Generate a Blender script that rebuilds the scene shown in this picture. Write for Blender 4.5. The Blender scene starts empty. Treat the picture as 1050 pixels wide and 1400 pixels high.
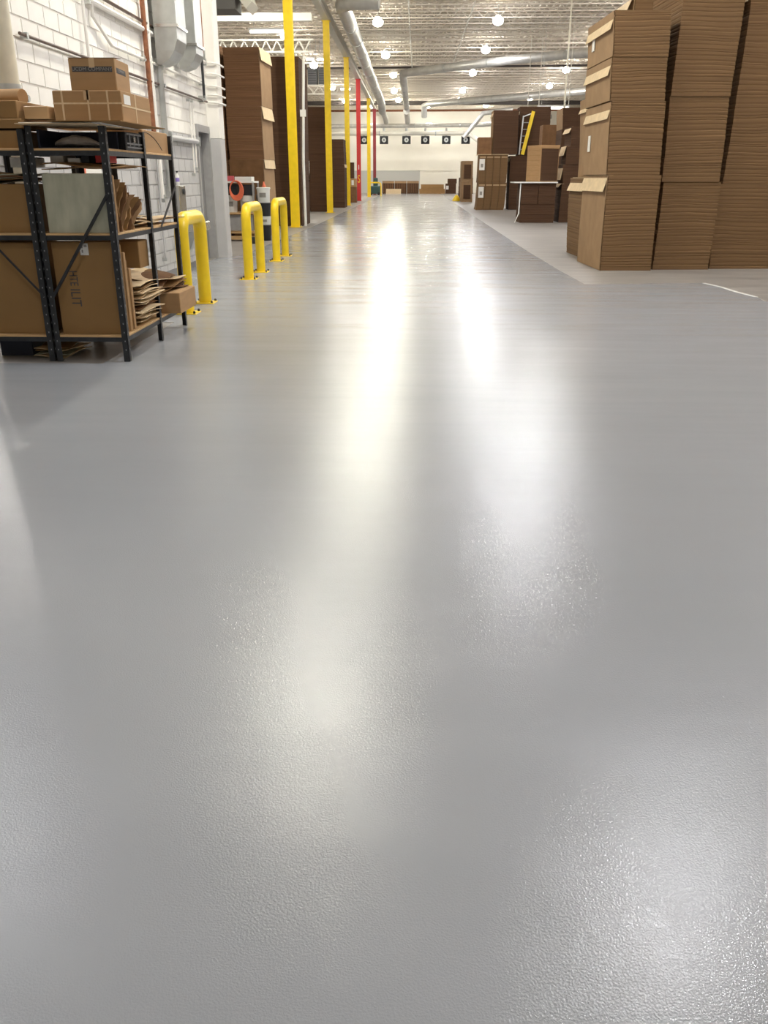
import bpy, math, random
from mathutils import Vector, Matrix
C = bpy.context.scene
COL = bpy.context.collection
R = math.radians
# ------------------------------------------------------------------ camera
W_, H_, F_ = 1050.0, 1400.0, 1150.0
cd = bpy.data.cameras.new('camera'); cam = bpy.data.objects.new('camera', cd); COL.objects.link(cam)
cd.sensor_fit = 'VERTICAL'; cd.sensor_height = 36.0; cd.lens = 36.0 * F_ / H_; cd.clip_end = 300; cd.clip_start = 0.05
d = Vector(((570 - 525) / F_, (700 - 243) / F_, -1.0)).normalized()        # the aisle's direction (+Y) seen from the camera
u = Vector((0, F_, 457)).normalized(); u = (u - d * u.dot(d)).normalized(); r = d.cross(u)
m = Matrix((r, d, u)).to_4x4()
m.translation = Vector((0, 0, 1.5)); cam.matrix_world = m
C.camera = cam
# ------------------------------------------------------------------ world, exposure
wd = bpy.data.worlds.new('world'); C.world = wd; wd.use_nodes = True
wd.node_tree.nodes['Background'].inputs[0].default_value = (0.9, 0.92, 1, 1)
wd.node_tree.nodes['Background'].inputs[1].default_value = 0.05
vs = C.view_settings; vs.view_transform = 'Standard'; vs.look = 'None'; vs.gamma = 1; vs.use_curve_mapping = False
vs.exposure = -0.35
LAMP_L = 520.0          # radiance of the glowing lamp domes
# ------------------------------------------------------------------ materials
def mat(name, col, rough=0.6, metal=0.0, var=0.0, scale=8.0, stretch=(1, 1, 1), bump=0.0, bscale=None, emit=None, detail=3.0, spec=0.5, bdist=0.01):
    M = bpy.data.materials.new(name); M.use_nodes = True; nt = M.node_tree; N = nt.nodes; L = nt.links
    p = N['Principled BSDF']; p.inputs['Base Color'].default_value = (*col, 1); p.inputs['Roughness'].default_value = rough
    p.inputs['Metallic'].default_value = metal; p.inputs['Specular IOR Level'].default_value = spec
    if emit:
        p.inputs['Emission Color'].default_value = (*emit[0], 1); p.inputs['Emission Strength'].default_value = emit[1]
    if var or bump:
        tc = N.new('ShaderNodeTexCoord'); mp = N.new('ShaderNodeMapping'); mp.inputs['Scale'].default_value = stretch
        L.new(tc.outputs['Object'], mp.inputs[0])
        n = N.new('ShaderNodeTexNoise'); n.inputs['Scale'].default_value = scale; n.inputs['Detail'].default_value = detail
        L.new(mp.outputs[0], n.inputs['Vector'])
        if var:
            cr = N.new('ShaderNodeValToRGB'); e = cr.color_ramp.elements
            e[0].position = 0.3; e[1].position = 0.7
            e[0].color = (*[c * (1 - var) for c in col], 1); e[1].color = (*[min(1, c * (1 + var)) for c in col], 1)
            L.new(n.outputs[0], cr.inputs[0]); L.new(cr.outputs[0], p.inputs['Base Color'])
        if bump:
            n2 = n
            if bscale:
                n2 = N.new('ShaderNodeTexNoise'); n2.inputs['Scale'].default_value = bscale; n2.inputs['Detail'].default_value = 2
                L.new(mp.outputs[0], n2.inputs['Vector'])
            b = N.new('ShaderNodeBump'); b.inputs['Strength'].default_value = bump; b.inputs['Distance'].default_value = bdist
            L.new(n2.outputs[0], b.inputs['Height']); L.new(b.outputs[0], p.inputs['Normal'])
    return M
LAY = (0.12, 0.12, 9)
m_kraft = mat('kraft_layers', (0.185, 0.108, 0.052), 0.85, var=0.13, scale=3, stretch=LAY, bump=0.2, spec=0.2)
m_kraft_red = mat('kraft_layers_reddish', (0.22, 0.115, 0.06), 0.85, var=0.22, scale=4, stretch=LAY, bump=0.3, spec=0.2)
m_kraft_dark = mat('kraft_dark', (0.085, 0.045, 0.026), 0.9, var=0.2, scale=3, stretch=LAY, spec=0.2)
m_kraft_side = mat('kraft_pale', (0.32, 0.205, 0.115), 0.85, var=0.08, scale=4, spec=0.2)
m_flap = mat('kraft_cream', (0.72, 0.56, 0.36), 0.8, var=0.08, scale=6, stretch=(6, 1, 1), spec=0.2)
m_box = mat('carton_board', (0.29, 0.165, 0.065), 0.75, var=0.06, scale=3, spec=0.25)
m_box_l = mat('carton_board_light', (0.42, 0.255, 0.125), 0.75, var=0.07, scale=3, stretch=(1, 1, 6), spec=0.25)
m_box_d = mat('carton_board_dark', (0.2, 0.105, 0.05), 0.8, var=0.15, scale=5, spec=0.2)  # darker brown board, its own colour
m_tape = mat('paper_tape', (0.62, 0.43, 0.24), 0.5)
m_board = mat('pine_board', (0.6, 0.38, 0.18), 0.7, var=0.15, scale=4, stretch=(1, 8, 8))
m_black = mat('black_steel', (0.02, 0.022, 0.026), 0.4, var=0.3, scale=20, bump=0.1)
m_blk2 = mat('black_plastic', (0.012, 0.013, 0.017), 0.5)
m_navy = mat('navy_plastic', (0.012, 0.016, 0.035), 0.5)
m_white = mat('white_plastic', (0.78, 0.78, 0.76), 0.45)
m_cream = mat('cream_paint', (0.66, 0.61, 0.48), 0.5, var=0.06)
m_panel = mat('weathered_pale_panel', (0.42, 0.41, 0.31), 0.6, var=0.18, scale=5, stretch=(2, 2, 0.7), detail=6)
m_yellow = mat('yellow_paint', (0.9, 0.63, 0.014), 0.35, var=0.06, scale=6)
m_red = mat('red_paint', (0.6, 0.03, 0.03), 0.4)
m_dred = mat('dark_red_paint', (0.22, 0.02, 0.025), 0.5)
m_galv = mat('galvanised_steel', (0.52, 0.53, 0.52), 0.38, metal=0.75, var=0.12, scale=5)
m_duct = mat('spiral_duct_steel', (0.6, 0.59, 0.56), 0.42, metal=0.55, var=0.1, scale=3)
m_steel = mat('stainless', (0.55, 0.54, 0.52), 0.25, metal=0.9)
m_copper = mat('rusty_copper_pipe', (0.3, 0.12, 0.06), 0.5, metal=0.4, var=0.3, scale=12)
m_brownpipe = mat('dark_brown_pipe', (0.1, 0.06, 0.045), 0.5)
m_orange = mat('orange_rubber', (0.85, 0.2, 0.1), 0.5)
m_wallw = mat('white_block_paint', (0.9, 0.87, 0.83), 0.5, var=0.03, scale=4, bump=0.15, bscale=60)
m_wallg = mat('grey_block_paint', (0.52, 0.51, 0.515), 0.5, var=0.04, scale=4, bump=0.15, bscale=60)
m_mortw = mat('white_mortar', (0.82, 0.78, 0.74), 0.7)
m_mortg = mat('grey_mortar', (0.46, 0.45, 0.455), 0.7)
m_farw = mat('far_wall_white', (0.9, 0.87, 0.77), 0.6, var=0.03, scale=0.5)
m_farg = mat('far_wall_shadow', (0.55, 0.55, 0.52), 0.6)
m_deck = mat('roof_deck_paint', (0.8, 0.73, 0.62), 0.85, var=0.05, scale=1)
m_joist = mat('joist_paint', (0.76, 0.69, 0.59), 0.6)
m_truss = mat('girder_paint', (0.82, 0.79, 0.7), 0.45)
m_darkpipe = mat('dark_pipe', (0.06, 0.05, 0.045), 0.5)
m_grey = mat('grey_door_paint', (0.24, 0.24, 0.25), 0.45)
m_grey2 = mat('grey_enamel', (0.35, 0.34, 0.34), 0.5, var=0.08)
m_lens = mat('lamp_lens', (1, 1, 1), 0.4, emit=((1, 0.97, 0.9), LAMP_L))
m_uplight = mat('added_uplight_glow', (0.9, 0.9, 0.9), 0.4, emit=((1, 0.96, 0.88), LAMP_L * 0.045))  # glow added to the lamp housings to brighten the roof deck
m_tube = mat('fluorescent_tube', (1, 1, 1), 0.4, emit=((1, 0.97, 0.88), 7))
m_ink = mat('dark_ink', (0.07, 0.065, 0.065), 0.7)
m_ink2 = mat('grey_ink', (0.3, 0.28, 0.26), 0.7)
m_paper = mat('label_paper', (0.82, 0.8, 0.76), 0.6)
m_green = mat('machine_green', (0.03, 0.08, 0.08), 0.5)
m_plast = mat('wrapped_kraft', (0.5, 0.31, 0.15), 0.3, bump=0.4, bscale=12)

# concrete slab
def floor_mats():
    M = bpy.data.materials.new('bare_concrete'); M.use_nodes = True; N = M.node_tree.nodes; L = M.node_tree.links; p = N['Principled BSDF']
    g = N.new('ShaderNodeNewGeometry'); mp = N.new('ShaderNodeMapping'); mp.inputs['Scale'].default_value = (0.6, 2.2, 1)
    L.new(g.outputs['Position'], mp.inputs[0])
    n = N.new('ShaderNodeTexNoise'); n.inputs['Scale'].default_value = 1.3; n.inputs['Detail'].default_value = 8; n.inputs['Roughness'].default_value = 0.62
    L.new(mp.outputs[0], n.inputs['Vector'])
    cr = N.new('ShaderNodeValToRGB'); e = cr.color_ramp.elements
    e[0].position = 0.3; e[0].color = (0.19, 0.175, 0.165, 1); e[1].position = 0.72; e[1].color = (0.37, 0.345, 0.325, 1)
    L.new(n.outputs[0], cr.inputs[0]); L.new(cr.outputs[0], p.inputs['Base Color'])
    mr = N.new('ShaderNodeMapRange'); mr.inputs[3].default_value = 0.3; mr.inputs[4].default_value = 0.55
    L.new(n.outputs[0], mr.inputs[0]); L.new(mr.outputs[0], p.inputs['Roughness'])
    b = N.new('ShaderNodeBump'); b.inputs['Strength'].default_value = 0.2; b.inputs['Distance'].default_value = 0.01
    L.new(n.outputs[0], b.inputs['Height']); L.new(b.outputs[0], p.inputs['Normal'])
    E = bpy.data.materials.new('grey_epoxy'); E.use_nodes = True; N = E.node_tree.nodes; L = E.node_tree.links; p = N['Principled BSDF']
    g = N.new('ShaderNodeNewGeometry')
    n = N.new('ShaderNodeTexNoise'); n.inputs['Scale'].default_value = 0.7; n.inputs['Detail'].default_value = 4; L.new(g.outputs['Position'], n.inputs['Vector'])
    cr = N.new('ShaderNodeValToRGB'); e = cr.color_ramp.elements
    e[0].position = 0.3; e[0].color = (0.325, 0.336, 0.362, 1); e[1].position = 0.7; e[1].color = (0.35, 0.361, 0.388, 1)
    L.new(n.outputs[0], cr.inputs[0]); L.new(cr.outputs[0], p.inputs['Base Color'])
    # roller streaks run across the aisle and change the gloss a little
    mp = N.new('ShaderNodeMapping'); mp.inputs['Scale'].default_value = (0.35, 2.6, 1); L.new(g.outputs['Position'], mp.inputs[0])
    n3 = N.new('ShaderNodeTexNoise'); n3.inputs['Scale'].default_value = 1.5; n3.inputs['Detail'].default_value = 2; L.new(mp.outputs[0], n3.inputs['Vector'])
    mr = N.new('ShaderNodeMapRange'); mr.inputs[1].default_value = 0.3; mr.inputs[2].default_value = 0.7; mr.inputs[3].default_value = 0.15; mr.inputs[4].default_value = 0.22
    L.new(n3.outputs[0], mr.inputs[0]); L.new(mr.outputs[0], p.inputs['Roughness'])
    p.inputs['IOR'].default_value = 1.42
    # stipple of the rolled coat
    n2 = N.new('ShaderNodeTexNoise'); n2.inputs['Scale'].default_value = 200; n2.inputs['Detail'].default_value = 2; L.new(g.outputs['Position'], n2.inputs['Vector'])
    b = N.new('ShaderNodeBump'); b.inputs['Strength'].default_value = 0.6; b.inputs['Distance'].default_value = 0.0014; L.new(n2.outputs[0], b.inputs['Height'])
    b2 = N.new('ShaderNodeBump'); b2.inputs['Strength'].default_value = 0.3; b2.inputs['Distance'].default_value = 0.01
    L.new(n3.outputs[0], b2.inputs['Height']); L.new(b.outputs[0], b2.inputs['Normal']); L.new(b2.outputs[0], p.inputs['Normal'])
    return M, E
m_conc, m_epoxy = floor_mats()
# ------------------------------------------------------------------ mesh helpers
class MB:
    def __init__(s): s.v = []; s.f = []; s.sm = []
    def add(s, vs, fs, smooth=False):
        o = len(s.v); s.v += [tuple(x) for x in vs]; s.f += [tuple(i + o for i in f) for f in fs]; s.sm += [smooth] * len(fs); return s
    def box(s, x0, x1, y0, y1, z0, z1, mtx=None):
        v = [Vector((x, y, z)) for z in (z0, z1) for y in (y0, y1) for x in (x0, x1)]
        if mtx: v = [mtx @ p for p in v]
        return s.add(v, [(0, 2, 3, 1), (4, 5, 7, 6), (0, 1, 5, 4), (2, 6, 7, 3), (0, 4, 6, 2), (1, 3, 7, 5)])
    def bbox(s, x0, x1, y0, y1, z0, z1, b=0.008, mtx=None):           # box with chamfered vertical and top edges
        pts = [(x0 + b, y0), (x1 - b, y0), (x1, y0 + b), (x1, y1 - b), (x1 - b, y1), (x0 + b, y1), (x0, y1 - b), (x0, y0 + b)]
        cx, cy = (x0 + x1) / 2, (y0 + y1) / 2; v = []
        for z, k in ((z0, 0), (z1 - b, 0), (z1, b)):
            for x, y in pts: v.append(Vector((x + (k if x < cx else -k), y + (k if y < cy else -k), z)))
        if mtx: v = [mtx @ p for p in v]
        f = [tuple(range(7, -1, -1)), tuple(range(16, 24))]
        for a in (0, 8):
            for i in range(8): j = (i + 1) % 8; f.append((a + i, a + j, a + 8 + j, a + 8 + i))
        return s.add(v, f)
    def tube(s, pts, rad, n=12, caps=True):
        pts = [Vector(p) for p in pts]; rads = rad if isinstance(rad, (list, tuple)) else [rad] * len(pts)
        v = []; prev = None
        for i, p in enumerate(pts):
            t = (pts[min(i + 1, len(pts) - 1)] - pts[max(i - 1, 0)]).normalized()
            if prev is None:
                a = Vector((0, 0, 1)) if abs(t.z) < 0.9 else Vector((1, 0, 0)); a = (a - t * a.dot(t)).normalized()
            else: a = (prev - t * prev.dot(t)).normalized()
            prev = a; b = t.cross(a)
            for k in range(n): an = 2 * math.pi * k / n; v.append(p + (a * math.cos(an) + b * math.sin(an)) * rads[i])
        f = []
        for i in range(len(pts) - 1):
            for k in range(n): j = (k + 1) % n; f.append((i * n + k, i * n + j, (i + 1) * n + j, (i + 1) * n + k))
        s.add(v, f, True)
        if caps:
            o = len(v); s.add(v[:n], [tuple(range(n - 1, -1, -1))]); s.add(v[-n:], [tuple(range(n))])
        return s
    def lathe(s, prof, cx=0, cy=0, n=16, smooth=True):
        v = []; f = []
        for rr, z in prof:
            for k in range(n): a = 2 * math.pi * k / n; v.append((cx + rr * math.cos(a), cy + rr * math.sin(a), z))
        for i in range(len(prof) - 1):
            for k in range(n): j = (k + 1) % n; f.append((i * n + k, i * n + j, (i + 1) * n + j, (i + 1) * n + k))
        f.append(tuple(range(n - 1, -1, -1))); f.append(tuple((len(prof) - 1) * n + k for k in range(n)))
        return s.add(v, f, smooth)
    def bar(s, a, b, w, h=None):                                       # square bar from a to b
        a, b = Vector(a), Vector(b); h = h or w; t = (b - a).normalized()
        up = Vector((0, 0, 1)) if abs(t.z) < 0.95 else Vector((0, 1, 0)); sd = t.cross(up).normalized() * w / 2; up = sd.cross(t).normalized() * h / 2
        v = [p + i * sd + j * up for p in (a, b) for i, j in ((-1, -1), (1, -1), (1, 1), (-1, 1))]
        return s.add(v, [(3, 2, 1, 0), (4, 5, 6, 7), (0, 1, 5, 4), (1, 2, 6, 5), (2, 3, 7, 6), (3, 0, 4, 7)])
    def prism(s, pts, z0, z1):                                         # ccw outline in xy
        n = len(pts); v = [(x, y, z0) for x, y in pts] + [(x, y, z1) for x, y in pts]
        return s.add(v, [tuple(range(n - 1, -1, -1)), tuple(range(n, 2 * n))] + [(i, (i + 1) % n, n + (i + 1) % n, n + i) for i in range(n)])
    def build(s, name, m, parent=None, origin=None, world=True):
        o_ = Vector((0, 0, 0)); p = parent
        if world:
            while p is not None: o_ += p.location; p = p.parent
        loc = Vector(origin) if origin is not None else Vector((0, 0, 0))
        if parent is None: o_ = loc
        me = bpy.data.meshes.new(name); me.from_pydata([tuple(Vector(v) - o_) for v in s.v], [], s.f); me.materials.append(m)
        me.polygons.foreach_set('use_smooth', s.sm); me.update()
        if any(s.sm): me.set_sharp_from_angle(angle=R(40))
        o = bpy.data.objects.new(name, me); COL.objects.link(o)
        if parent is None: o.location = loc
        else: o.parent = parent
        return o
def tag(o, label=None, cat=None, group=None, kind=None):
    if label: o['label'] = label
    if cat: o['category'] = cat
    if group: o['group'] = group
    if kind: o['kind'] = kind
    return o
def thing(name, label, cat, loc=(0, 0, 0), rz=0.0, group=None, kind=None):
    o = bpy.data.objects.new(name, None); COL.objects.link(o); o.location = loc; o.rotation_euler = (0, 0, rz); o.empty_display_size = 0.1
    return tag(o, label, cat, group, kind)
def copy_tree(o, parent=None):
    c = o.copy(); COL.objects.link(c)
    if parent: c.parent = parent
    for ch in list(o.children): copy_tree(ch, c)
    return c
def text(txt, size, m, parent, mtx, name='lettering', sx=1.0):
    cu = bpy.data.curves.new(name, 'FONT'); cu.body = txt; cu.size = size; cu.extrude = 0.0006; cu.align_x = 'CENTER'; cu.align_y = 'CENTER'
    t = bpy.data.objects.new(name, cu); COL.objects.link(t)
    dg = bpy.context.evaluated_depsgraph_get(); me = bpy.data.meshes.new_from_object(t.evaluated_get(dg)); me.name = name
    bpy.data.objects.remove(t); me.materials.clear(); me.materials.append(m)
    me.transform(mtx @ Matrix.Diagonal((sx, 1, 1, 1)))
    o = bpy.data.objects.new(name, me); COL.objects.link(o); o.parent = parent; return o
FRONT = Matrix(((1, 0, 0, 0), (0, 0, -1, 0), (0, 1, 0, 0), (0, 0, 0, 1)))          # text facing -Y
SIDE = Matrix(((0, 0, 1, 0), (1, 0, 0, 0), (0, 1, 0, 0), (0, 0, 0, 1)))            # text facing +X
def T(x, y, z): return Matrix.Translation((x, y, z))
def zroof(y): return 9.15 - 0.009 * y
# ------------------------------------------------------------------ lamps (they light the hall)
LENS = {}
def high_bay(x, y, z, label, col=(1, 0.97, 0.92), w=1.0, group='high bay lights under the roof deck'):
    t = thing('high_bay_light', label, 'ceiling light', (x, y, z), 0, group)
    a = MB(); a.lathe([(0.2, 0.03), (0.22, 0.0), (0.24, 0.02), (0.24, 0.08), (0.15, 0.13), (0.1, 0.22), (0.04, 0.24)], n=20); a.build('housing', m_uplight, t, world=False)
    a = MB(); a.lathe([(0.06, -0.15), (0.13, -0.13), (0.19, -0.085), (0.215, -0.04), (0.215, 0.005)], n=18)
    key = (round(col[0], 3), round(col[2], 3), w)
    if key not in LENS: LENS[key] = mat('lamp_lens', (1, 1, 1), 0.4, emit=(col, LAMP_L * w))
    a.build('lens', LENS[key], t, world=False)
    a = MB(); a.tube([(0, 0, 0.23), (0, 0, max(0.3, zroof(y) - z + 0.02))], 0.012, 6); a.build('hanger_rod', m_galv, t, world=False)
    return t
ordn = ['nearest', 'second', 'third', 'fourth', 'fifth', 'sixth', 'seventh', 'eighth', 'ninth', 'tenth', 'eleventh']
ROWS = [(-1.8, 'left row over the aisle', [13.3, 24.5, 33.0, 43.4, 54.4, 64.4, 74.1, 82.5], (1.0, 0.98, 0.84)),
        (3.6, 'middle row right of the aisle', [8.8, 24.0, 35.5, 43.2, 52.5, 63.3, 74.0, 82.5], (0.96, 0.97, 1.0)),
        (9.7, 'right row above the stacked cardboard', [4.0, 15.0, 27.0, 39.0, 50.5, 61.9, 70.6, 81.0], (1, 0.97, 0.93)),
        (-6.6, 'far left row beyond the columns', [35.0, 47.0, 59.0, 71.0, 83.0], (1, 0.95, 0.85)),
        (16.5, 'outer right row far over the stacks', [10.0, 30.0, 50.0, 70.0], (1, 0.96, 0.9)),
        (-13.5, 'outer left row behind the block wall', [25.0, 45.0, 65.0], (1, 0.96, 0.9))]
for x, nm, ys, c in ROWS:
    for i, y in enumerate(ys):
        first = [k for k in ys if k > 40]
        if y > 40: lb = '%s visible high bay light in the %s' % (ordn[first.index(y)], nm)
        else: lb = 'high bay light outside the frame, %s of the %s' % (ordn[i], nm)
        high_bay(x + 0.1 * math.sin(y), y, 8.0 if y < 70 else 7.85, lb, c, {13.3: 2.1, 8.8: 1.8, 24.5: 1.5, 24.0: 1.9}.get(y, 1.0 if abs(x) > 5 or y > 80 else 0.6))
for k, x in enumerate((-4.4, 1.0, 6.5)): high_bay(x, 89.5, 7.9, 'high bay light close to the end wall, %s from the left' % ('first', 'second', 'third')[k], (1, 0.96, 0.88), 1.2)
high_bay(-5.0, 7.3, 5.4, 'low hung high bay light beside the open end of the white block wall', (0.96, 0.98, 1.0), 0.45)
high_bay(-1.8, 1.0, 8.0, 'white high bay light overhead behind the camera, over the left of the aisle', (0.96, 0.98, 1.0), 0.5)
high_bay(3.6, -3.0, 8.0, 'white high bay light overhead behind the camera, over the right of the aisle', (0.96, 0.98, 1.0), 0.5)
# ------------------------------------------------------------------ shell
XL, XR, YB, YF = -22.0, 30.0, -12.0, 94.0
fl = MB().box(XL, XR, YB, YF, -0.3, 0).build('floor', m_conc); tag(fl, 'bare worn concrete warehouse floor slab with a grey coated aisle', kind='structure')
a = MB()
edge = [(-2.62, YB), (9.0, YB), (9.0, 7.2), (5.3, 9.6), (4.95, 10.2), (4.75, 10.9), (4.55, 11.4), (4.62, 11.9), (4.48, 12.5), (4.5, 13.0), (4.38, 13.42), (3.9, 13.36), (3.3, 13.3), (2.56, 13.2), (2.5, 15), (2.44, 20), (2.42, 40), (2.4, 92.5),
        (-3.4, 92.5), (-3.4, 29.6), (-3.6, 18.2), (-3.98, 17.45), (-3.98, 9.7), (-2.68, 9.4), (-2.7, 7.15), (-6, 7.13), (-6, YB)]
edge[0] = (-2.62, YB)
a.prism([(-6, YB)] + edge[1:-1], 0.0, 0.004)
ep = a.build('epoxy_coating', m_epoxy, fl); tag(ep, 'glossy light grey stippled coating of the aisle')
a = MB(); random.seed(5)                                              # chipped pale lip along the coating's edge
pts = [(4.4, 13.4), (4.5, 12.9), (4.52, 12.3), (4.6, 11.8), (4.58, 11.3), (4.8, 10.8)]
for (x0, y0), (x1, y1) in zip(pts[:-1], pts[1:]):
    if random.random() < 0.85: a.bar((x0, y0, 0.004), (x1, y1, 0.004), 0.05, 0.008)
tag(a.build('coating_lip', m_white, fl), 'chipped white edge of the coating')
# ribbed roof deck
a = MB(); n = int((XR - XL) / 0.3); prof = []
for i in range(n):
    x = XL + i * 0.3; prof += [(x, 0.04), (x + 0.19, 0.04), (x + 0.215, 0.0), (x + 0.275, 0.0)]
prof.append((XR, 0.04)); v = []; f = []
for y in (YB, YF):
    for x, z in prof: v.append((x, y, zroof(y) + z))
k = len(prof)
for i in range(k - 1): f.append((i, k + i, k + i + 1, i + 1))
a.add(v, f); a.box(XL, XR, YB, YF, zroof(YB) + 0.1, zroof(YB) + 0.3)
ceil = a.build('ceiling', m_deck); tag(ceil, kind='structure', label='cream ribbed metal roof deck')
a = MB(); dz = 0.42; x0, x1 = XL + 0.1, XR - 0.1
a.box(x0, x1, -0.05, -0.008, -0.05, -0.005); a.box(x0, x1, 0.008, 0.05, -0.05, -0.005)
a.box(x0, x1, -0.045, -0.008, -dz, -dz + 0.045); a.box(x0, x1, 0.008, 0.045, -dz, -dz + 0.045)
x = x0; s_ = 0.36; up = True
while x + s_ < x1:
    a.bar((x, 0, -0.03 if up else -dz + 0.02), (x + s_, 0, -dz + 0.02 if up else -0.03), 0.028); x += s_; up = not up
j0 = a.build('joist', m_joist, ceil); jy = 4.0; j0.location = (0, jy, zroof(jy))
while jy < 92:
    jy += 1.5; c = j0.copy(); COL.objects.link(c); c.parent = ceil; c.location = (0, jy, zroof(jy))
for sname, b in (('wall_right', (XR, XR + .2, YB, YF)), ('wall_far_left', (XL - .2, XL, YB, YF)), ('wall_back', (XL, XR, YB - .2, YB))):
    tag(MB().box(*b, 0, 9.6).build(sname, m_farw), kind='structure')
wf = MB().box(XL, XR, YF, YF + .2, 0, 9.6).build('wall_front', m_farw); tag(wf, 'white end wall of the hall', kind='structure')
tag(MB().box(XL, 0.3, YF - 0.03, YF - 0.005, 0, 2.2).build('grey_lower_band', m_farg, wf), 'grey lower band painted as fan shadow')  # fan shadow on the end wall, painted in as a grey band
tag(MB().box(XL, XR, YF - 0.06, YF - 0.03, 2.18, 2.24).build('rail', m_farw, wf))
# left block wall, X = -4, from Y 8.95 to 17.9
WX = -4.0
wl = MB(); wl.box(WX - 0.2, WX - 0.012, 8.35, 16.5, 2.2, 8.98); wl.box(WX - 0.2, WX - 0.012, 16.5, 17.5, 2.4, 8.98)
wl = wl.build('wall_left', m_mortw); tag(wl, 'painted concrete block wall, white above and grey below', kind='structure')
MB().box(WX - 0.2, WX - 0.012, 8.35, 16.5, 0, 2.2).build('grey_lower_band', m_mortg, wl)
a = MB(); a.bbox(WX - 0.2, -3.77, 17.5, 17.9, 2.2, 8.55, 0.015); a.build('pilaster_upper', m_wallw, wl)
a = MB(); a.bbox(WX - 0.2, -3.77, 17.5, 17.9, 0, 2.2, 0.015); a.build('pilaster_lower', m_wallg, wl)
def block_mesh(m, ln):
    o = MB(); b = 0.006; L_, h = ln - 0.008, 0.192
    v = [(0, 0.004 + b, 0.004 + b), (0, L_ - b, 0.004 + b), (0, L_ - b, h - b), (0, 0.004 + b, h - b), (-0.02, 0.004, 0.004), (-0.02, L_, 0.004), (-0.02, L_, h), (-0.02, 0.004, h)]
    f = [(0, 1, 2, 3), (4, 5, 1, 0), (5, 6, 2, 1), (6, 7, 3, 2), (7, 4, 0, 3)]
    return v, f
Fp, VX = 1238.0, 570
rows = []
random.seed(11)
for i in range(44):
    z = i * 0.2; y = 8.35; st = 0.2 if i % 2 else 0.4
    while y < 17.49:
        ye = min(y + st, 17.5); st = 0.4
        if not (z < 2.39 and ye > 16.5):
            rows.append((y, z, ye - y))
        elif y < 16.5: rows.append((y, z, 16.5 - y)); 
        y = ye
def vis(y, z):
    top = 1.5 + y * 0.177 + 0.35
    return z > 0.9 and z + 0.2 < top + 0.2 and not (y < 12.3 and z < 1.8) and not (y < 13.2 and z < 1.2)
near = sorted([b_ for b_ in rows if vis(b_[0], b_[1])], key=lambda t: t[0])[:300]; nset = set(near)
cache = {}
for y, z, ln in near:
    g = z < 2.19; key = (round(ln, 2), g)
    if key not in cache:
        v, f = block_mesh(None, ln); me = bpy.data.meshes.new('block'); me.from_pydata(v, [], f); me.materials.append(m_wallg if g else m_wallw); cache[key] = me
    o = bpy.data.objects.new('block', cache[key]); COL.objects.link(o); o.parent = wl; o.location = (WX + random.uniform(-0.0015, 0.0015), y, z)
for g in (True, False):
    a = MB()
    for y, z, ln in rows:
        if (y, z, ln) in nset or (z < 2.19) != g: continue
        v, f = block_mesh(None, ln); a.add([(WX + p[0], y + p[1], z + p[2]) for p in v], f)
    tag(a.build('block', m_wallg if g else m_wallw, wl), 'remaining %s blocks' % ('grey' if g else 'white'), kind='stuff')
# baseboard
tag(MB().box(WX, WX + 0.02, 8.35, 16.45, 0, 0.1).build('baseboard_left', mat('dark_cove_base', (0.2, 0.2, 0.21), 0.6)), kind='structure')
# door in the block wall
dr = thing('door_1', 'grey steel door and frame at the end of the block wall', None, (WX, 16.98, 0), kind='structure')
a = MB(); a.box(WX - 0.2, WX + 0.03, 16.5, 16.58, 0, 2.4); a.box(WX - 0.2, WX + 0.03, 17.42, 17.5, 0, 2.4); a.box(WX - 0.2, WX + 0.03, 16.58, 17.42, 2.28, 2.4); a.build('door_frame', m_grey2, dr)
a = MB(); a.bbox(WX - 0.17, WX - 0.12, 16.585, 17.415, 0.01, 2.275, 0.004); dl = a.build('door_leaf', m_grey, dr)
a = MB(); a.tube([(WX - 0.12, 16.68, 1.0), (WX - 0.06, 16.68, 1.0), (WX - 0.06, 16.8, 1.0)], 0.012, 8); a.build('door_handle', m_steel, dl)

# ------------------------------------------------------------------ columns with the girder
def column(y, m, lab, top, x=-3.97, w=0.2, band=None):
    t = thing('steel_column', lab, 'column', (x, y, 0), 0)
    a = MB(); h = w / 2; k = 0.022
    a.box(-h, h, -h, -h + k, 0.02, top); a.box(-h, h, h - k, h, 0.02, top); a.box(-k / 2, k / 2, -h + k, h - k, 0.02, top)
    a.build('shaft', m, t, world=False)
    a = MB(); a.box(-h * 1.5, h * 1.5, -h * 1.5, h * 1.5, 0.004, 0.02); b = a.build('base_plate', m, t, world=False)
    a = MB()
    for sx in (-1, 1):
        for sy in (-1, 1): a.lathe([(0.015, 0.02), (0.015, 0.05)], sx * h * 1.3, sy * h * 1.3, 6)
    a.build('anchor_bolts', m_galv, b, world=False)
    a = MB(); a.box(-h * 1.4, h * 1.4, -h * 1.4, h * 1.4, top, top + 0.02); a.build('cap_plate', m, t, world=False)
    return t
gz = lambda y: zroof(y) - 1.05
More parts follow.
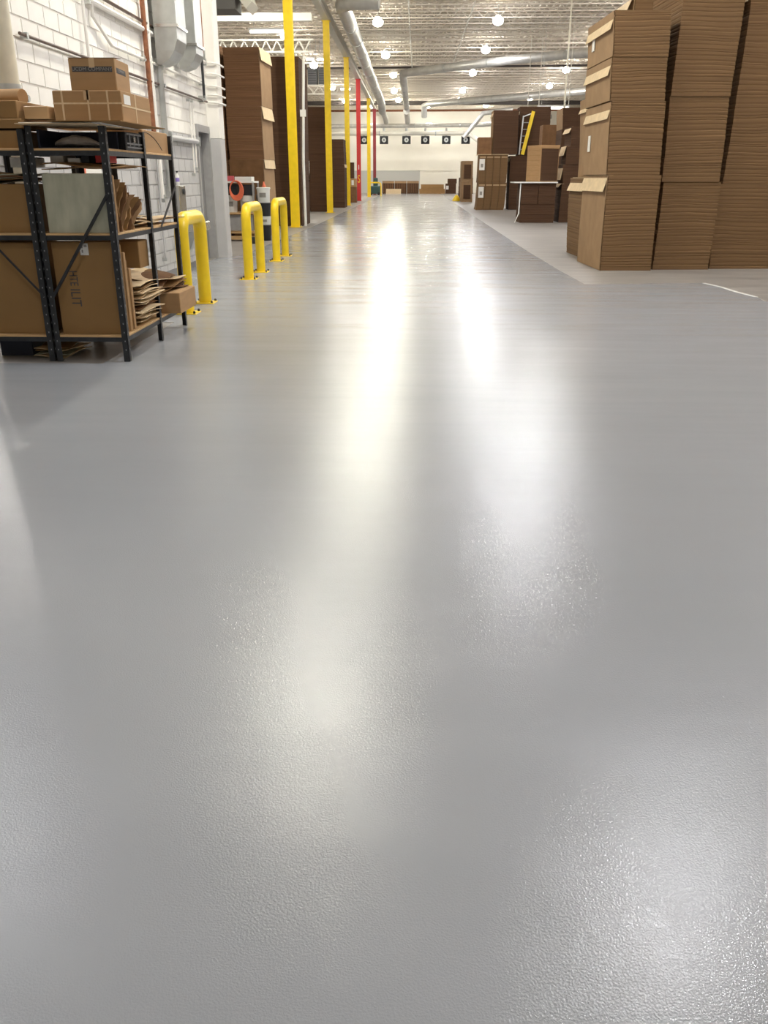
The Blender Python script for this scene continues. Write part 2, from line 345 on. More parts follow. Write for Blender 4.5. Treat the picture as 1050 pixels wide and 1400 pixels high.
for y, m, lab, w in ((28.75, m_yellow, 'yellow steel column nearest the camera, in front of the tall dark stack', 0.26), (41, m_yellow, 'second yellow steel column along the left of the aisle', 0.26),
                  (52, m_yellow, 'third yellow steel column along the left of the aisle', 0.26), (62.0, m_red, 'bright red steel column between the third and fourth yellow ones', 0.27),
                  (75, m_yellow, 'fourth yellow column, farthest of the yellow ones, by the machine guard', 0.27), (85, m_dred, 'dark red column, farthest of all columns, above the green machine', 0.27)):
    t = column(y, m, lab, gz(y) - 0.02, x=-3.92 if y < 30 else -3.97, w=w)
    if m is m_red:
        text('I', 0.42, m_paper, t, T(0, -w / 2 - 0.004, 2.15) @ FRONT, sx=1.2); text('S', 0.7, m_yellow, t, T(0, -w / 2 - 0.004, 1.4) @ FRONT, sx=0.55)
a = MB()
for z0, w in ((0, 0.28), (0.4, 0.28)):
    y0, y1 = 20.0, 93.5
    v = [(-3.97 + sx * w / 2, y, gz(y) + z0 + k) for y in (y0, y1) for k in (0, 0.03) for sx in (-1, 1)]
    a.add(v, [(0, 2, 3, 1), (4, 5, 7, 6), (0, 1, 5, 4), (2, 6, 7, 3), (0, 4, 6, 2), (1, 3, 7, 5)])
v = [(-3.97 + sx * 0.012, y, gz(y) + k) for y in (20, 93.5) for k in (0.02, 0.41) for sx in (-1, 1)]
a.add(v, [(0, 2, 3, 1), (4, 5, 7, 6), (0, 1, 5, 4), (2, 6, 7, 3), (0, 4, 6, 2), (1, 3, 7, 5)])
tag(a.build('trim_1', m_truss), 'cream steel girder carried by the columns', kind='structure')
# ------------------------------------------------------------------ open trusses left of the columns
def truss(y, z0, h, xa, xb, pitch, name, m=m_truss, cw=0.12):
    a = MB(); a.box(xa, xb, y - cw / 2, y + cw / 2, z0, z0 + 0.07); a.box(xa, xb, y - cw / 2, y + cw / 2, z0 + h - 0.07, z0 + h)
    x = xa; up = False
    while x + pitch <= xb: a.bar((x, y, z0 + 0.05 if not up else z0 + h - 0.05), (x + pitch, y, z0 + h - 0.05 if not up else z0 + 0.05), 0.045); x += pitch; up = not up
    return tag(a.build(name, m), 'white open web steel truss left of the columns', kind='structure')
truss(38, 6.15, 0.5, -16, -4.2, 0.22, 'trim_2'); truss(52, 5.8, 0.5, -16, -4.2, 0.3, 'trim_3')
tag(MB().box(-16, -4.15, 37.0, 37.2, 7.15, 7.4).box(-16, -4.15, 36.95, 37.25, 7.12, 7.15).build('trim_4', m_truss), 'cream steel beam across the left bay', kind='structure')
# fluorescent strips
def strip(x0, x1, y, z, label, grp='fluorescent strip lights left of the columns'):
    t = thing('strip_light', label, 'ceiling light', ((x0 + x1) / 2, y, z), 0, grp)
    MB().box(x0, x1, y - 0.08, y + 0.08, z + 0.05, z + 0.12).build('housing', m_white, t)
    MB().tube([(x0 + 0.05, y, z), (x1 - 0.05, y, z)], 0.045, 10).build('tube', m_tube, t)
    a = MB(); 
    for x in (x0 + 0.2, x1 - 0.2): a.tube([(x, y, z + 0.12), (x, y, zroof(y))], 0.006, 5)
    a.build('hanger_wires', m_galv, t)
strip(-6.7, -4.95, 37.6, 6.85, 'long bright fluorescent strip above the tall stack and white truss')
strip(-6.1, -5.6, 51, 7.42, 'left of the two short bright strips above the dark unit heaters')
strip(-5.5, -5.0, 51, 7.42, 'right of the two short bright strips above the dark unit heaters')
strip(-4.85, -4.15, 58, 6.6, 'bright strip between the second and third yellow columns')
strip(6.0, 7.6, 47, 4.75, 'white fluorescent strip hanging over the stacked boxes beside the yellow post', 'strip light over the right stacks')
# unit heaters and rooftop box
for x, lab in ((-5.9, 'dark grey unit heater, left one of the hanging pair'), (-5.3, 'dark grey unit heater, right one of the hanging pair')):
    t = thing('unit_heater', lab, 'heater', (x, 52.6, 6.3), 0, 'unit heaters left of the columns')
    a = MB(); a.bbox(-0.27, 0.27, -0.25, 0.25, 0, 0.85, 0.03); a.build('casing', mat('heater_grey', (0.1, 0.1, 0.105), 0.5), t, world=False)
    a = MB()
    for i in range(6): a.box(-0.22, 0.22, -0.275, -0.25, 0.1 + i * 0.12, 0.13 + i * 0.12)
    a.build('louvre', m_blk2, t, world=False)
    a = MB(); a.tube([(-0.2, 0, 0.85), (-0.2, 0, 2.39)], 0.01, 5); a.tube([(0.2, 0, 0.85), (0.2, 0, 2.39)], 0.01, 5); a.build('hanger_rods', m_galv, t, world=False)
t = thing('air_handler', 'dark grey air handling box with a pale sloped hood behind the wall corner', 'air handler', (-6.3, 30.6, 6.4))
a = MB(); a.bbox(-7.4, -5.75, 30, 31.2, 6.4, 7.9, 0.04); a.build('casing', mat('handler_grey', (0.16, 0.155, 0.15), 0.5), t)
a = MB(); a.add([(-5.75, 30, 6.85), (-5.4, 30, 6.4), (-5.4, 31.2, 6.4), (-5.75, 31.2, 6.85), (-5.75, 30, 7.6), (-5.2, 30, 6.6), (-5.2, 31.2, 6.6), (-5.75, 31.2, 7.6)], [(0, 1, 5, 4), (1, 2, 6, 5), (2, 3, 7, 6), (4, 5, 6, 7), (0, 3, 2, 1)]); a.build('hood', m_truss, t)
a = MB()
for x in (-7.2, -5.9): a.tube([(x, 30.6, 7.9), (x, 30.6, zroof(30))], 0.02, 6)
a.build('hanger_rods', m_galv, t)
# ------------------------------------------------------------------ ducts and pipes
def spiral(name, label, pts, rad, m=m_duct, ring=3.4, cat='duct', n=20):
    t = thing(name, label, cat, pts[0]); a = MB(); a.tube(pts, rad, n); a.build('run', m, t)
    P0 = [Vector(p) for p in pts]
    for A, B in zip(P0[:-1], P0[1:]):
        L_ = (B - A).length
        if L_ < ring: continue
        k = int(L_ // ring); dd = (B - A).normalized()
        for i in range(1, k + 1):
            q = A + (B - A) * i / (k + 0.5); b = MB(); b.tube([q - dd * 0.05, q + dd * 0.05], rad * 1.07, n); b.build('collar', m_galv, t)
    return t
def arc(c, a0, a1, rr, ax, n=6):     # quarter bend points, ax picks the plane
    out = []
    for i in range(n + 1):
        t_ = a0 + (a1 - a0) * i / n; x, y = rr * math.cos(t_), rr * math.sin(t_)
        out.append((c[0] + x, c[1] + y, c[2]) if ax == 'xy' else (c[0] + x, c[1], c[2] + y) if ax == 'xz' else (c[0], c[1] + x, c[2] + y))
    return out
dzs = lambda y: 8.02 - (y - 40) * 0.022
spiral('round_duct', 'large silver spiral duct running down the hall above the yellow columns',
       [(-1.6, 38.6, 8.05), (-2.5, 38.7, 8.05), (-2.95, 38.95, 8.05), (-3.12, 39.4, 8.04), (-3.12, 40, 8.02), (-3.08, 60, dzs(60)), (-3.0, 76, dzs(76)), (-2.98, 76.5, dzs(77) - 0.1), (-2.98, 76.8, 6.9), (-2.98, 78, 6.7)], 0.31)
spiral('round_duct', 'silver spiral duct crossing to the right stacks with a bend over the aisle',
       [(-0.95, 78, 7.0), (-0.97, 61, 7.4), (-0.97, 59.6, 7.6), (-0.75, 59.0, 7.6), (5.2, 53.1, 7.6), (9.2, 50.0, 7.6), (16, 44.6, 7.6)], 0.23)
spiral('round_duct', 'distant silver duct crossing lower to the right beyond the first crossing duct',
       [(0.6, 84.0, 6.6), (0.55, 83.6, 7.5), (1.0, 83.1, 7.6), (7.6, 76.6, 7.6), (12.9, 71.2, 7.6), (20, 64, 7.6)], 0.26)
spiral('round_duct', 'far horizontal duct across the end wall, upper of the two', [(-9, 88, 6.05), (6.2, 88, 6.15), (12, 84, 6.6)], 0.19, ring=5)
spiral('round_duct', 'far horizontal duct across the end wall, lower of the two', [(-9, 88, 5.45), (4.4, 88, 5.45), (5.0, 86.5, 5.2), (6.2, 84, 4.2)], 0.2, m=mat('pale_duct', (0.78, 0.75, 0.66), 0.5), ring=5)
spiral('round_duct', 'slanting silver duct dropping from the roof behind the dark right stacks', [(4.2, 84, 4.9), (5.9, 84, 6.9), (8.5, 84, 7.2)], 0.2, ring=9)
for i, x in enumerate((-5.1, -3.2, -1.05, 0.75, 2.75, 4.6)):
    t = thing('exhaust_fan', 'square black wall fan hanging below the far duct, %s from the left' % ordn[i].replace('nearest', 'first'), 'fan', (x, 88, 4.5), 0, 'black fans on the far duct')
    a = MB(); a.box(-0.4, 0.4, -0.2, 0.2, 0, 0.1); a.box(-0.4, 0.4, -0.2, 0.2, 0.6, 0.7); a.box(-0.4, -0.3, -0.2, 0.2, 0.1, 0.6); a.box(0.3, 0.4, -0.2, 0.2, 0.1, 0.6); a.box(-0.3, 0.3, 0.1, 0.2, 0.1, 0.6); a.build('frame', m_blk2, t, world=False)
    a = MB(); a.tube([(0, -0.05, 0.36), (0, -0.16, 0.36)], 0.21, 16); a.build('motor_disc', m_galv, t, world=False)
    a = MB(); a.tube([(0, -0.16, 0.36), (0, -0.2, 0.36)], 0.07, 10); a.build('hub', m_blk2, t, world=False)
    a = MB(); a.tube([(0, 0, 0.7), (0, 0, 0.78)], 0.1, 10); a.build('neck', m_galv, t, world=False)
for i, x in enumerate((-3.2, -1.05, 0.75, 2.75)):
    tag(MB().tube([(x, 88, 5.63), (x, 88, 5.88)], 0.11, 10).build('duct_stub', m_galv, origin=(x, 88, 5.63)), 'short vertical pipe joining the two far ducts, %s from the left' % ordn[i].replace('nearest', 'first'), 'pipe', 'short pipes between the far ducts')
for x, lab in ((-2.98, 'left of the two silver pipes dropping onto the far duct'), (-0.95, 'right of the two silver pipes dropping onto the far duct')):
    a = MB(); a.tube([(x, 78.2, 6.72), (x, 82, 6.7), (x, 86, 6.6), (x, 87.6, 6.4)], 0.24, 14); a.tube([(x, 78.15, 6.72), (x, 78.5, 6.72)], 0.28, 14)
    tag(a.build('drop_duct', m_duct, origin=(x, 78.2, 6.4)), lab, 'duct', 'drop ducts at the far end')
def pipe(name, label, pts, rad, m, cat='pipe', n=8, group=None):
    o = MB().tube(pts, rad, n).build(name, m, origin=pts[0]); return tag(o, label, cat, group)
pipe('sprinkler_main', 'thin black pipe crossing under the joists in mid hall', [(-14, 61.6, 8.1), (22, 59.6, 8.1)], 0.06, m_darkpipe)
pipe('sprinkler_main', 'thick dark pipe crossing the roof near the far end', [(-16, 84, 7.75), (24, 84, 7.75)], 0.17, m_darkpipe)
pipe('sprinkler_branch', 'rust brown thin pipe across the far roof above the end wall', [(-16, 86, 7.25), (24, 86, 7.3)], 0.09, m_copper)
pipe('conduit', 'thin pale conduit running lengthwise under the deck, left of the middle lights', [(-0.45, 36, 8.2), (-0.4, 62, 8.0)], 0.025, m_truss)
pipe('conduit', 'thin pale conduit running lengthwise under the deck, right of the middle lights', [(2.3, 36, 8.2), (2.1, 62, 8.0)], 0.025, m_truss)
for i, (x, y, z1) in enumerate(((5.87, 50, 4.6), (6.45, 50, 4.6), (7.7, 48, 4.9))):
    pipe('hanging_cable', 'thin pale cord hanging from the roof above the right stacks, %s from the left' % ('first', 'second', 'third')[i], [(x, y, z1), (x, y, zroof(y))], 0.018, m_truss, 'cord', 5, 'drop cords above the right stacks')
t = thing('steel_column', 'yellow and cream post standing behind the stacked boxes on the right', 'column', (6.4, 41, 0))
MB().box(6.3, 6.5, 40.9, 41.1, 0, 4.1).build('shaft', m_yellow, t); MB().box(6.37, 6.43, 40.97, 41.03, 4.1, 8.75).build('upper_shaft', m_cream, t)
MB().box(6.2, 6.6, 40.8, 41.2, 0, 0.02).build('base_plate', m_yellow, t)

# ------------------------------------------------------------------ services on the block wall
px = WX + 0.05
def wallpipe(label, pts, rad, m, cl=None, name='wall_pipe'):
    t = thing(name, label, 'pipe', pts[0]); MB().tube(pts, rad, 8).build('run', m, t)
    for q in (cl or [pts[0], pts[-1]]): MB().box(WX - 0.004, q[0] + rad * 1.2, q[1] - 0.02, q[1] + 0.02, q[2] - rad * 1.6, q[2] + rad * 1.6).build('clamp', m_galv, t)
    return t
wallpipe('brown pipe running the length of the white block wall at head height', [(px, 9.35, 2.83), (px, 17.35, 2.82)], 0.017, m_brownpipe, [(px, 9.5, 2.83), (px, 11.5, 2.83), (px, 14.5, 2.83), (px, 17, 2.82)])
wallpipe('upper white pipe high on the block wall with a dark twin above', [(px, 11.4, 3.48), (px, 17.35, 3.48)], 0.035, m_wallw)
wallpipe('dark brown pipe just above the upper white wall pipe', [(px, 11.6, 3.58), (px, 17.35, 3.58)], 0.022, m_brownpipe)
wallpipe('white conduit dropping and bending along the wall behind the boxes', [(px, 11.55, 3.9), (px, 11.55, 3.32), (px, 12.15, 3.08), (px, 17.3, 3.1)], 0.022, m_wallw, [(px, 11.55, 3.6), (px, 13.5, 3.09), (px, 17, 3.1)])
wallpipe('thin white conduit standing behind the upper moving box', [(px, 11.25, 2.3), (px, 11.25, 3.9)], 0.02, m_wallw)
wallpipe('rusty copper pipe rising vertically beside a white pipe', [(px + 0.02, 13.62, 2.0), (px + 0.02, 13.62, 8.4)], 0.036, m_copper)
wallpipe('white pipe rising vertically right beside the rusty one', [(px, 13.83, 1.2), (px, 13.83, 8.4)], 0.035, m_wallw)
wallpipe('silver pipe dropping down the wall from the large sheet metal duct', [(px + 0.02, 14.22, 1.3), (px + 0.02, 14.22, 3.1)], 0.05, m_galv)
wallpipe('black pipe hanging vertically in front of the pipes near the pilaster', [(px + 0.06, 16.9, 2.85), (px + 0.06, 16.9, 8.4)], 0.024, m_blk2)
wallpipe('rust coloured broad riser behind the black vertical pipe', [(px, 17.15, 3.6), (px, 17.15, 8.4)], 0.06, m_copper)
wallpipe('thin white vertical conduit left of the door, left one of a pair', [(px, 16.0, 1.55), (px, 16.0, 2.75)], 0.014, m_wallw)
wallpipe('thin white vertical conduit left of the door, right one of a pair', [(px, 16.2, 1.65), (px, 16.2, 2.75)], 0.014, m_wallw)
wallpipe('short pale grey pipe with a valve wheel beside the door head', [(px, 14.5, 2.1), (px, 16.35, 2.1)], 0.045, m_wallg)
wallpipe('thin grey conduit seen through the shelving above the fountain', [(px, 12.9, 0.5), (px, 12.9, 2.0)], 0.016, m_wallg)
wallpipe('second thin grey conduit seen through the shelving', [(px, 13.7, 0.3), (px, 13.7, 2.0)], 0.016, m_wallg)
for k, z in enumerate((3.1, 3.48, 2.82, 3.3, 2.95)):
    pipe('conduit_bend', 'cream conduit wrapping the pilaster corner, %s from the top' % ('third', 'top one counted first', 'lowest and last', 'second', 'fourth')[k], [(-3.95, 17.46, z), (-3.85, 17.44, z), (-3.76, 17.46, z - 0.01), (-3.72, 17.52, z - 0.02), (-3.72, 17.9, z - 0.02)], 0.018, m_wallw, 'pipe', 8, 'conduits round the pilaster')
t = thing('drain_pipe', 'fat cream drain pipe with a coupling standing at the near wall end', 'pipe', (-3.87, 8.75, 0))
MB().tube([(-3.87, 8.75, 2.3), (-3.87, 8.75, 8.4)], 0.1, 16).build('upper_run', m_cream, t)
MB().tube([(-3.87, 8.75, 0), (-3.87, 8.75, 2.12)], 0.09, 16).build('lower_run', m_cream, t)
a = MB(); a.tube([(-3.87, 8.75, 2.1), (-3.87, 8.75, 2.32)], 0.112, 16); a.tube([(-3.75, 8.75, 2.2), (-3.69, 8.75, 2.2)], 0.03, 8); a.build('coupling', m_galv, t)
# sheet metal ducts hanging on the wall
def chute(label, x0, y0, y1, ztop, zb, w, fl):
    t = thing('sheet_metal_duct', label, 'duct', (x0, (y0 + y1) / 2, zb), 0, 'sheet metal ducts on the wall')
    a = MB()
    rings = [(ztop, 0, w, y0, y1), (zb + fl, 0, w, y0, y1), (zb + fl * 0.65, 0.0, w * 0.98, y0, y1), (zb + fl * 0.35, 0, w * 0.82, y0, y1 - 0.02), (zb + fl * 0.12, 0, w * 0.55, y0 + 0.02, y1 - 0.04), (zb, 0, w * 0.2, y0 + 0.04, y1 - 0.1)]
    v = []
    for z, xa, ww, a0, a1 in rings: v += [(x0 + xa, a0, z), (x0 + xa + ww, a0, z), (x0 + xa + ww, a1, z), (x0 + xa, a1, z)]
    f = [(3, 2, 1, 0)]
    for i in range(len(rings) - 1):
        for k in range(4): j = (k + 1) % 4; f.append((4 * i + j, 4 * i + k, 4 * i + 4 + k, 4 * i + 4 + j))
    e = 4 * (len(rings) - 1); f.append((e, e + 1, e + 2, e + 3)); f = [tuple(reversed(q)) for q in f]
    a.add(v, f); a.build('casing', m_galv, t)
    for z in (zb + fl, zb + fl + 1.2): MB().box(x0, x0 + w + 0.02, y0 - 0.02, y1 + 0.02, z - 0.02, z + 0.02).build('seam_flange', m_steel, t)
    return t
chute('larger sheet metal duct with a scooped lower end beside the copper pipe', -3.9, 14.0, 14.55, 8.4, 3.08, 0.34, 0.5)
chute('narrower sheet metal duct nearer the pilaster on the block wall', -3.9, 15.3, 15.8, 8.4, 3.15, 0.3, 0.35)
# drinking fountain
t = thing('drinking_fountain', 'stainless drinking fountain on the grey wall behind the yellow bollard', 'drinking fountain', (-3.99, 15.1, 0.5))
a = MB(); a.bbox(-3.99, -3.91, 14.7, 15.1, 0.95, 1.38, 0.01); a.build('back_panel', m_steel, t)
a = MB(); a.bbox(-3.99, -3.62, 14.7, 15.5, 0.66, 0.8, 0.02); a.build('basin', m_steel, t)
a = MB(); a.add([(-3.99, 14.85, 0.66), (-3.7, 14.85, 0.66), (-3.7, 15.3, 0.66), (-3.99, 15.3, 0.66), (-3.99, 14.95, 0.3), (-3.9, 14.95, 0.3), (-3.9, 15.2, 0.3), (-3.99, 15.2, 0.3)], [(0, 1, 5, 4), (1, 2, 6, 5), (2, 3, 7, 6), (4, 5, 6, 7)]); a.build('apron', m_galv, t)
a = MB(); a.tube([(-3.8, 15.3, 0.8), (-3.8, 15.3, 0.88), (-3.77, 15.28, 0.9)], 0.014, 8); a.build('spout', m_steel, t)
a = MB(); a.tube([(-3.93, 14.98, 1.28), (-3.89, 14.98, 1.28)], 0.05, 10); a.build('push_button', m_black, t)
t = thing('bottle', 'small clear bottle with a purple label standing on the fountain panel', 'bottle', (-3.95, 14.8, 1.38))
a = MB(); a.lathe([(0.028, 0), (0.032, 0.01), (0.032, 0.15), (0.014, 0.18), (0.014, 0.2)], n=12); a.build('body', m_white, t, world=False)
a = MB(); a.lathe([(0.033, 0.06), (0.033, 0.12)], n=12); a.build('wrapper', mat('purple', (0.3, 0.22, 0.6), 0.5), t, world=False)
a = MB(); a.lathe([(0.017, 0.2), (0.017, 0.22)], n=12); a.build('cap', m_blk2, t, world=False)
# white signs with a red edge on the wall behind the shelving
for (y0, y1, z0, z1, lab) in ((10.6, 11.3, 1.42, 1.85, 'white sign with an orange edge on the wall, seen above the folded cardboard'), (11.2, 11.9, 0.72, 1.02, 'white sign with an orange edge on the wall, seen under the middle shelf')):
    t = thing('wall_sign', lab, 'sign', (-3.97, y0, z0), 0, 'orange edged wall signs')
    MB().box(-3.998, -3.975, y0, y1, z0, z1).build('plate', m_paper, t)
    MB().box(-3.99, -3.97, y0, y0 + 0.16, z0, z1).build('orange_edge', m_orange, t)

# ------------------------------------------------------------------ bollards
def bollard(x, y0, y1, h, r_, label):
    t = thing('guard_bollard', label, 'bollard', (x, (y0 + y1) / 2, 0), 0, 'yellow tubular guard bollards'); b = 0.17
    pts = [(x, y0, 0.012), (x, y0, h - b)] + [(x, y0 + b - b * math.cos(a_), h - b + b * math.sin(a_)) for a_ in [R(q) for q in (18, 36, 54, 72, 90)]]
    pts += [(x, y1 - b, h)] + [(x, y1 - b + b * math.sin(a_), h - b + b * math.cos(a_)) for a_ in [R(q) for q in (18, 36, 54, 72, 90)]] + [(x, y1, 0.012)]
    MB().tube(pts, r_, 20).build('tube', m_yellow, t)
    for y in (y0, y1):
        pl = MB().bbox(x - 0.13, x + 0.13, y - 0.13, y + 0.13, 0.004, 0.016, 0.003).build('base_plate', m_yellow, t)
        for sx in (-1, 1):
            for sy in (-1, 1): MB().lathe([(0.014, 0.016), (0.014, 0.038), (0.006, 0.045)], x + sx * 0.105, y + sy * 0.105, 8).build('anchor_bolt', m_black, pl)
bollard(-2.7, 10.08, 10.98, 1.06, 0.08, 'yellow U shaped guard bollard beside the end of the shelving')
bollard(-2.64, 13.7, 14.8, 1.07, 0.075, 'yellow U shaped guard bollard, middle one of three along the wall')
bollard(-2.69, 16.85, 18.0, 1.07, 0.075, 'yellow U shaped guard bollard farthest along, by the buckets')

# ------------------------------------------------------------------ cardboard bundles
def pile_mesh(w, d_, h, n, seed, wave=0.012, drift=0.02, seg=6, groove=0.006):
    rd = random.Random(seed); a = MB(); per = []
    for i in range(seg): per.append((i / seg, 0))
    for i in range(seg): per.append((1, i / seg))
    for i in range(seg): per.append((1 - i / seg, 1))
    for i in range(seg): per.append((0, 1 - i / seg))
    P_ = len(per); ph = [rd.uniform(0, 6.28) for _ in range(6)]; v = []; rings = []
    n = max(5, int(n * 0.62)); ws = [rd.uniform(0.45, 1.6) for _ in range(n)]; tot = sum(ws); zs = [0]
    for q in ws: zs.append(zs[-1] + h * q / tot)
    dx = [drift * math.sin(z * 2.1 / max(h, 0.1) + ph[0]) - drift * math.sin(ph[0]) * (1 if True else 0) for z in zs]
    dy = [drift * 0.6 * math.sin(z * 2.7 / max(h, 0.1) + ph[1]) - drift * 0.6 * math.sin(ph[1]) for z in zs]
    a.drift = (zs, dx, dy)
    def ring(z, ins, jx, jy, t_):
        e = 4 * t_ * (1 - t_)
        for ux, uy in per:
            x = ux * w + (ins if ux == 0 else -ins if ux == 1 else 0) + jx
            y = uy * d_ + (ins if uy == 0 else -ins if uy == 1 else 0) + jy
            zz = z + wave * e * (math.sin(ux * 3 + uy * 2 + ph[2] + z * 2) + 0.3 * math.sin(ux * 8 + ph[3] - uy * 5 + z * 5))
            v.append((x, y, zz))
    for i in range(n):
        jx, jy = dx[i] + rd.uniform(-0.0022, 0.0022), dy[i] + rd.uniform(-0.0022, 0.0022); t0, t1 = i / n, (i + 1) / n; hh = zs[i + 1] - zs[i]
        ring(zs[i] + (0.0 if i == 0 else 0.0), groove if i else 0, jx, jy, t0)
        ring(zs[i] + hh * 0.3, 0, jx, jy, t0 + 0.3 / n); ring(zs[i] + hh * 0.8, 0, jx, jy, t0 + 0.8 / n)
    ring(h, 0.002, dx[-1], dy[-1], 1)
    nr = 3 * n + 1; f = [tuple(range(P_ - 1, -1, -1)), tuple((nr - 1) * P_ + k for k in range(P_))]
    for i in range(nr - 1):
        for k in range(P_): j = (k + 1) % P_; f.append((i * P_ + k, i * P_ + j, (i + 1) * P_ + j, (i + 1) * P_ + k))
    a.add(v, f); return a
def bundle(label, x, y, z, w, d_, h, rz=0.0, n=30, seed=1, m=m_kraft, group=None, flap=None, flapr=None, label_at=None, side=None, wave=0.012, drift=0.02, name='cardboard_bundle'):
    t = thing(name, label, 'cardboard stack', (x, y, z), R(rz), group)
    pm = pile_mesh(w, d_, h, n, seed, wave * 0.6, drift); tag(pm.build('sheets', m, t, world=False), kind='stuff'); zs_, dx_, dy_ = pm.drift; DX, DY = dx_[-1], dy_[-1]
    def fl_(q, sgn, X):
        fh, out = q; a = MB(); o1, o2 = X + sgn * 0.006, X + sgn * out
        v = []
        X += DX; Y_ = DY
        for yy in (0.03 + Y_, d_ - 0.02 + Y_):
            for (xx, zz) in ((X - sgn * 0.1, h + 0.002), (o1, h + 0.004), (o2, h - fh), (o2 - sgn * 0.008, h - fh), (o1 - sgn * 0.006, h - 0.006)): v.append((xx, yy, zz))
        f = [(0, 1, 6, 5), (1, 2, 7, 6), (2, 3, 8, 7), (3, 4, 9, 8), (4, 0, 5, 9), (0, 4, 3, 2, 1), (5, 6, 7, 8, 9)]
        a.add(v, f); a.build('flap', m_flap, t, world=False)
    if flap: fl_(flap, -1, 0)
    if flapr: fl_(flapr, 1, w)
    if side:                                                          # paler side strip, aisle light and cut edges put into its colour
        a = MB(); v = []; X = -0.016 if side < 0 else w + 0.008; k = len(zs_)
        for q in range(k):
            zq = min(max(zs_[q], 0.006), h - 0.006)
            for xx, yy in ((0, 0.01), (0.008, 0.01), (0.008, d_ - 0.01), (0, d_ - 0.01)): v.append((X + xx + dx_[q], yy + dy_[q], zq))
        f = [(3, 2, 1, 0), tuple(4 * (k - 1) + c for c in range(4))]
        for q in range(k - 1):
            for c in range(4): f.append((4 * q + c, 4 * q + (c + 1) % 4, 4 * q + 4 + (c + 1) % 4, 4 * q + 4 + c))
        a.add(v, f); a.build('pale_lit_side', m_kraft_side, t, world=False)
    if label_at:
        lx, ly, lz, lw, lh, face = label_at; a = MB()
        if face == 'f': a.box(lx, lx + lw, -0.012, -0.004, lz, lz + lh)
        else: q = min(range(len(zs_)), key=lambda c: abs(zs_[c] - lz - lh / 2)); a.box(lx - 0.032 + dx_[q], lx - 0.022 + dx_[q], ly, ly + lw, lz, lz + lh)
        lb = a.build('paper_label', m_paper, t, world=False)
    return t
G1 = 'bundles of the corner stack nearest the aisle on the right'
z = 0.0
hs = [(1.54, 46), (1.11, 34), (0.63, 20), (0.65, 20)]
nm = ['bottom bundle of flattened brown cardboard in the right corner stack by the aisle', 'second bundle from the floor in the right corner stack, bowed edges',
      'third bundle from the floor in the right corner stack, with drooping cream flap', 'top bundle of the right corner stack just below the roof']
for i, (h, n) in enumerate(hs):
    dx = (0, -0.03, -0.08, -0.1)[i]
    bundle(nm[i], 3.2 + dx, 15.25, z, 0.88, 1.75, h, 2.5, n, 10 + i, m_kraft, G1, flap=(0.26, 0.08), side=-1 if i in (0, 1, 2, 3) else None,
           label_at=(0, 1.2, h * 0.35, 0.16, 0.26, 's') if i in (1, 3) else None, wave=0.02); z += h + 0.004
G2 = 'bundles of the second right stack'
z = 0.0
for i, (h, n, lb) in enumerate(((1.43, 42, 'bottom bundle of the second stack from the left on the right side'), (1.3, 38, 'middle bundle of the second stack from the left on the right side'), (1.6, 46, 'tall top bundle of the second right stack running out of frame'))):
    bundle(lb, 4.15 - i * 0.01, 15.45, z, 0.98, 1.6, h, 3, n, 20 + i, m_kraft, G2, wave=0.022, flapr=(0.2, 0.06) if i == 2 else None); z += h + 0.004
G3 = 'bundles of the third right stack'
z = 0.0
for i, (h, n, lb) in enumerate(((1.4, 40, 'bottom bundle of the wide third right stack against the frame edge'), (1.32, 38, 'middle bundle of the wide third right stack'), (1.6, 46, 'top bundle of the third right stack near the upper right corner'))):
    bundle(lb, 5.19 + 0.03 * i, 15.62, z, 1.14, 1.6, h, 3, n, 30 + i, m_kraft, G3, wave=0.026, drift=0.03, flap=(0.22, 0.04) if i == 2 else None); z += h + 0.004
bundle('brown cardboard bundle cut off by the right frame edge', 6.4, 15.75, 0, 0.9, 1.5, 1.5, 3, 40, 41, m_kraft, 'edge stack')
bundle('upper brown cardboard bundle cut off by the right frame edge', 6.46, 15.8, 1.504, 0.9, 1.5, 2.9, 3, 60, 42, m_kraft, 'edge stack')
G4 = 'stack hidden behind the right corner stack'
z = 0.0
for i, h in enumerate((1.5, 1.45, 1.55)):
    bundle(('leaning ragged edged lowest bundle peeping out behind the right corner stack', 'middle bundle of the stack behind the right corner stack', 'top bundle with a cream flap showing above the right corner stack')[i],
           (3.32, 3.45, 3.85)[i], 17.7, z, 0.95, 1.5, h, 2, 34, 50 + i, m_kraft, G4, flap=(0.25, 0.11), side=-1 if i else None, drift=0.05); z += h + 0.004
# mid right group -------------------------------------------------
def carton(label, x, y, z, w, d_, h, rz=0, m=m_box, name='cardboard_box', group=None, tape=True, flaps=False, lab=None, cat='box', mt=None):
    t = thing(name, label, cat, (x, y, z), R(rz), group)
    a = MB(); a.bbox(0, w, 0, d_, 0, h, min(0.006, h * 0.1)); a.build('body', m, t, world=False)
    if tape:
        a = MB(); tw = min(0.05, w * 0.12)
        a.box(w / 2 - tw / 2, w / 2 + tw / 2, -0.002, d_ + 0.002, h, h + 0.0015); a.box(w / 2 - tw / 2, w / 2 + tw / 2, -0.002, 0.0005, h - 0.07, h + 0.0015)
        a.build('tape', m_tape, t, world=False)
    if lab:
        lx, lz, lw, lh = lab; MB().box(lx, lx + lw, -0.004, 0, lz, lz + lh).build('paper_label', m_paper, t, world=False)
    return t
bundle('lower bundle of the farthest right stack beside the aisle', 2.98, 60, 0, 0.72, 2.0, 1.27, 0, 12, 60, m_kraft_side, 'farthest right aisle stack', side=-1)
bundle('upper bundle of the farthest right stack beside the aisle', 2.98, 60, 1.275, 0.72, 2.0, 1.25, 0, 12, 61, m_kraft_side, 'farthest right aisle stack', side=-1)
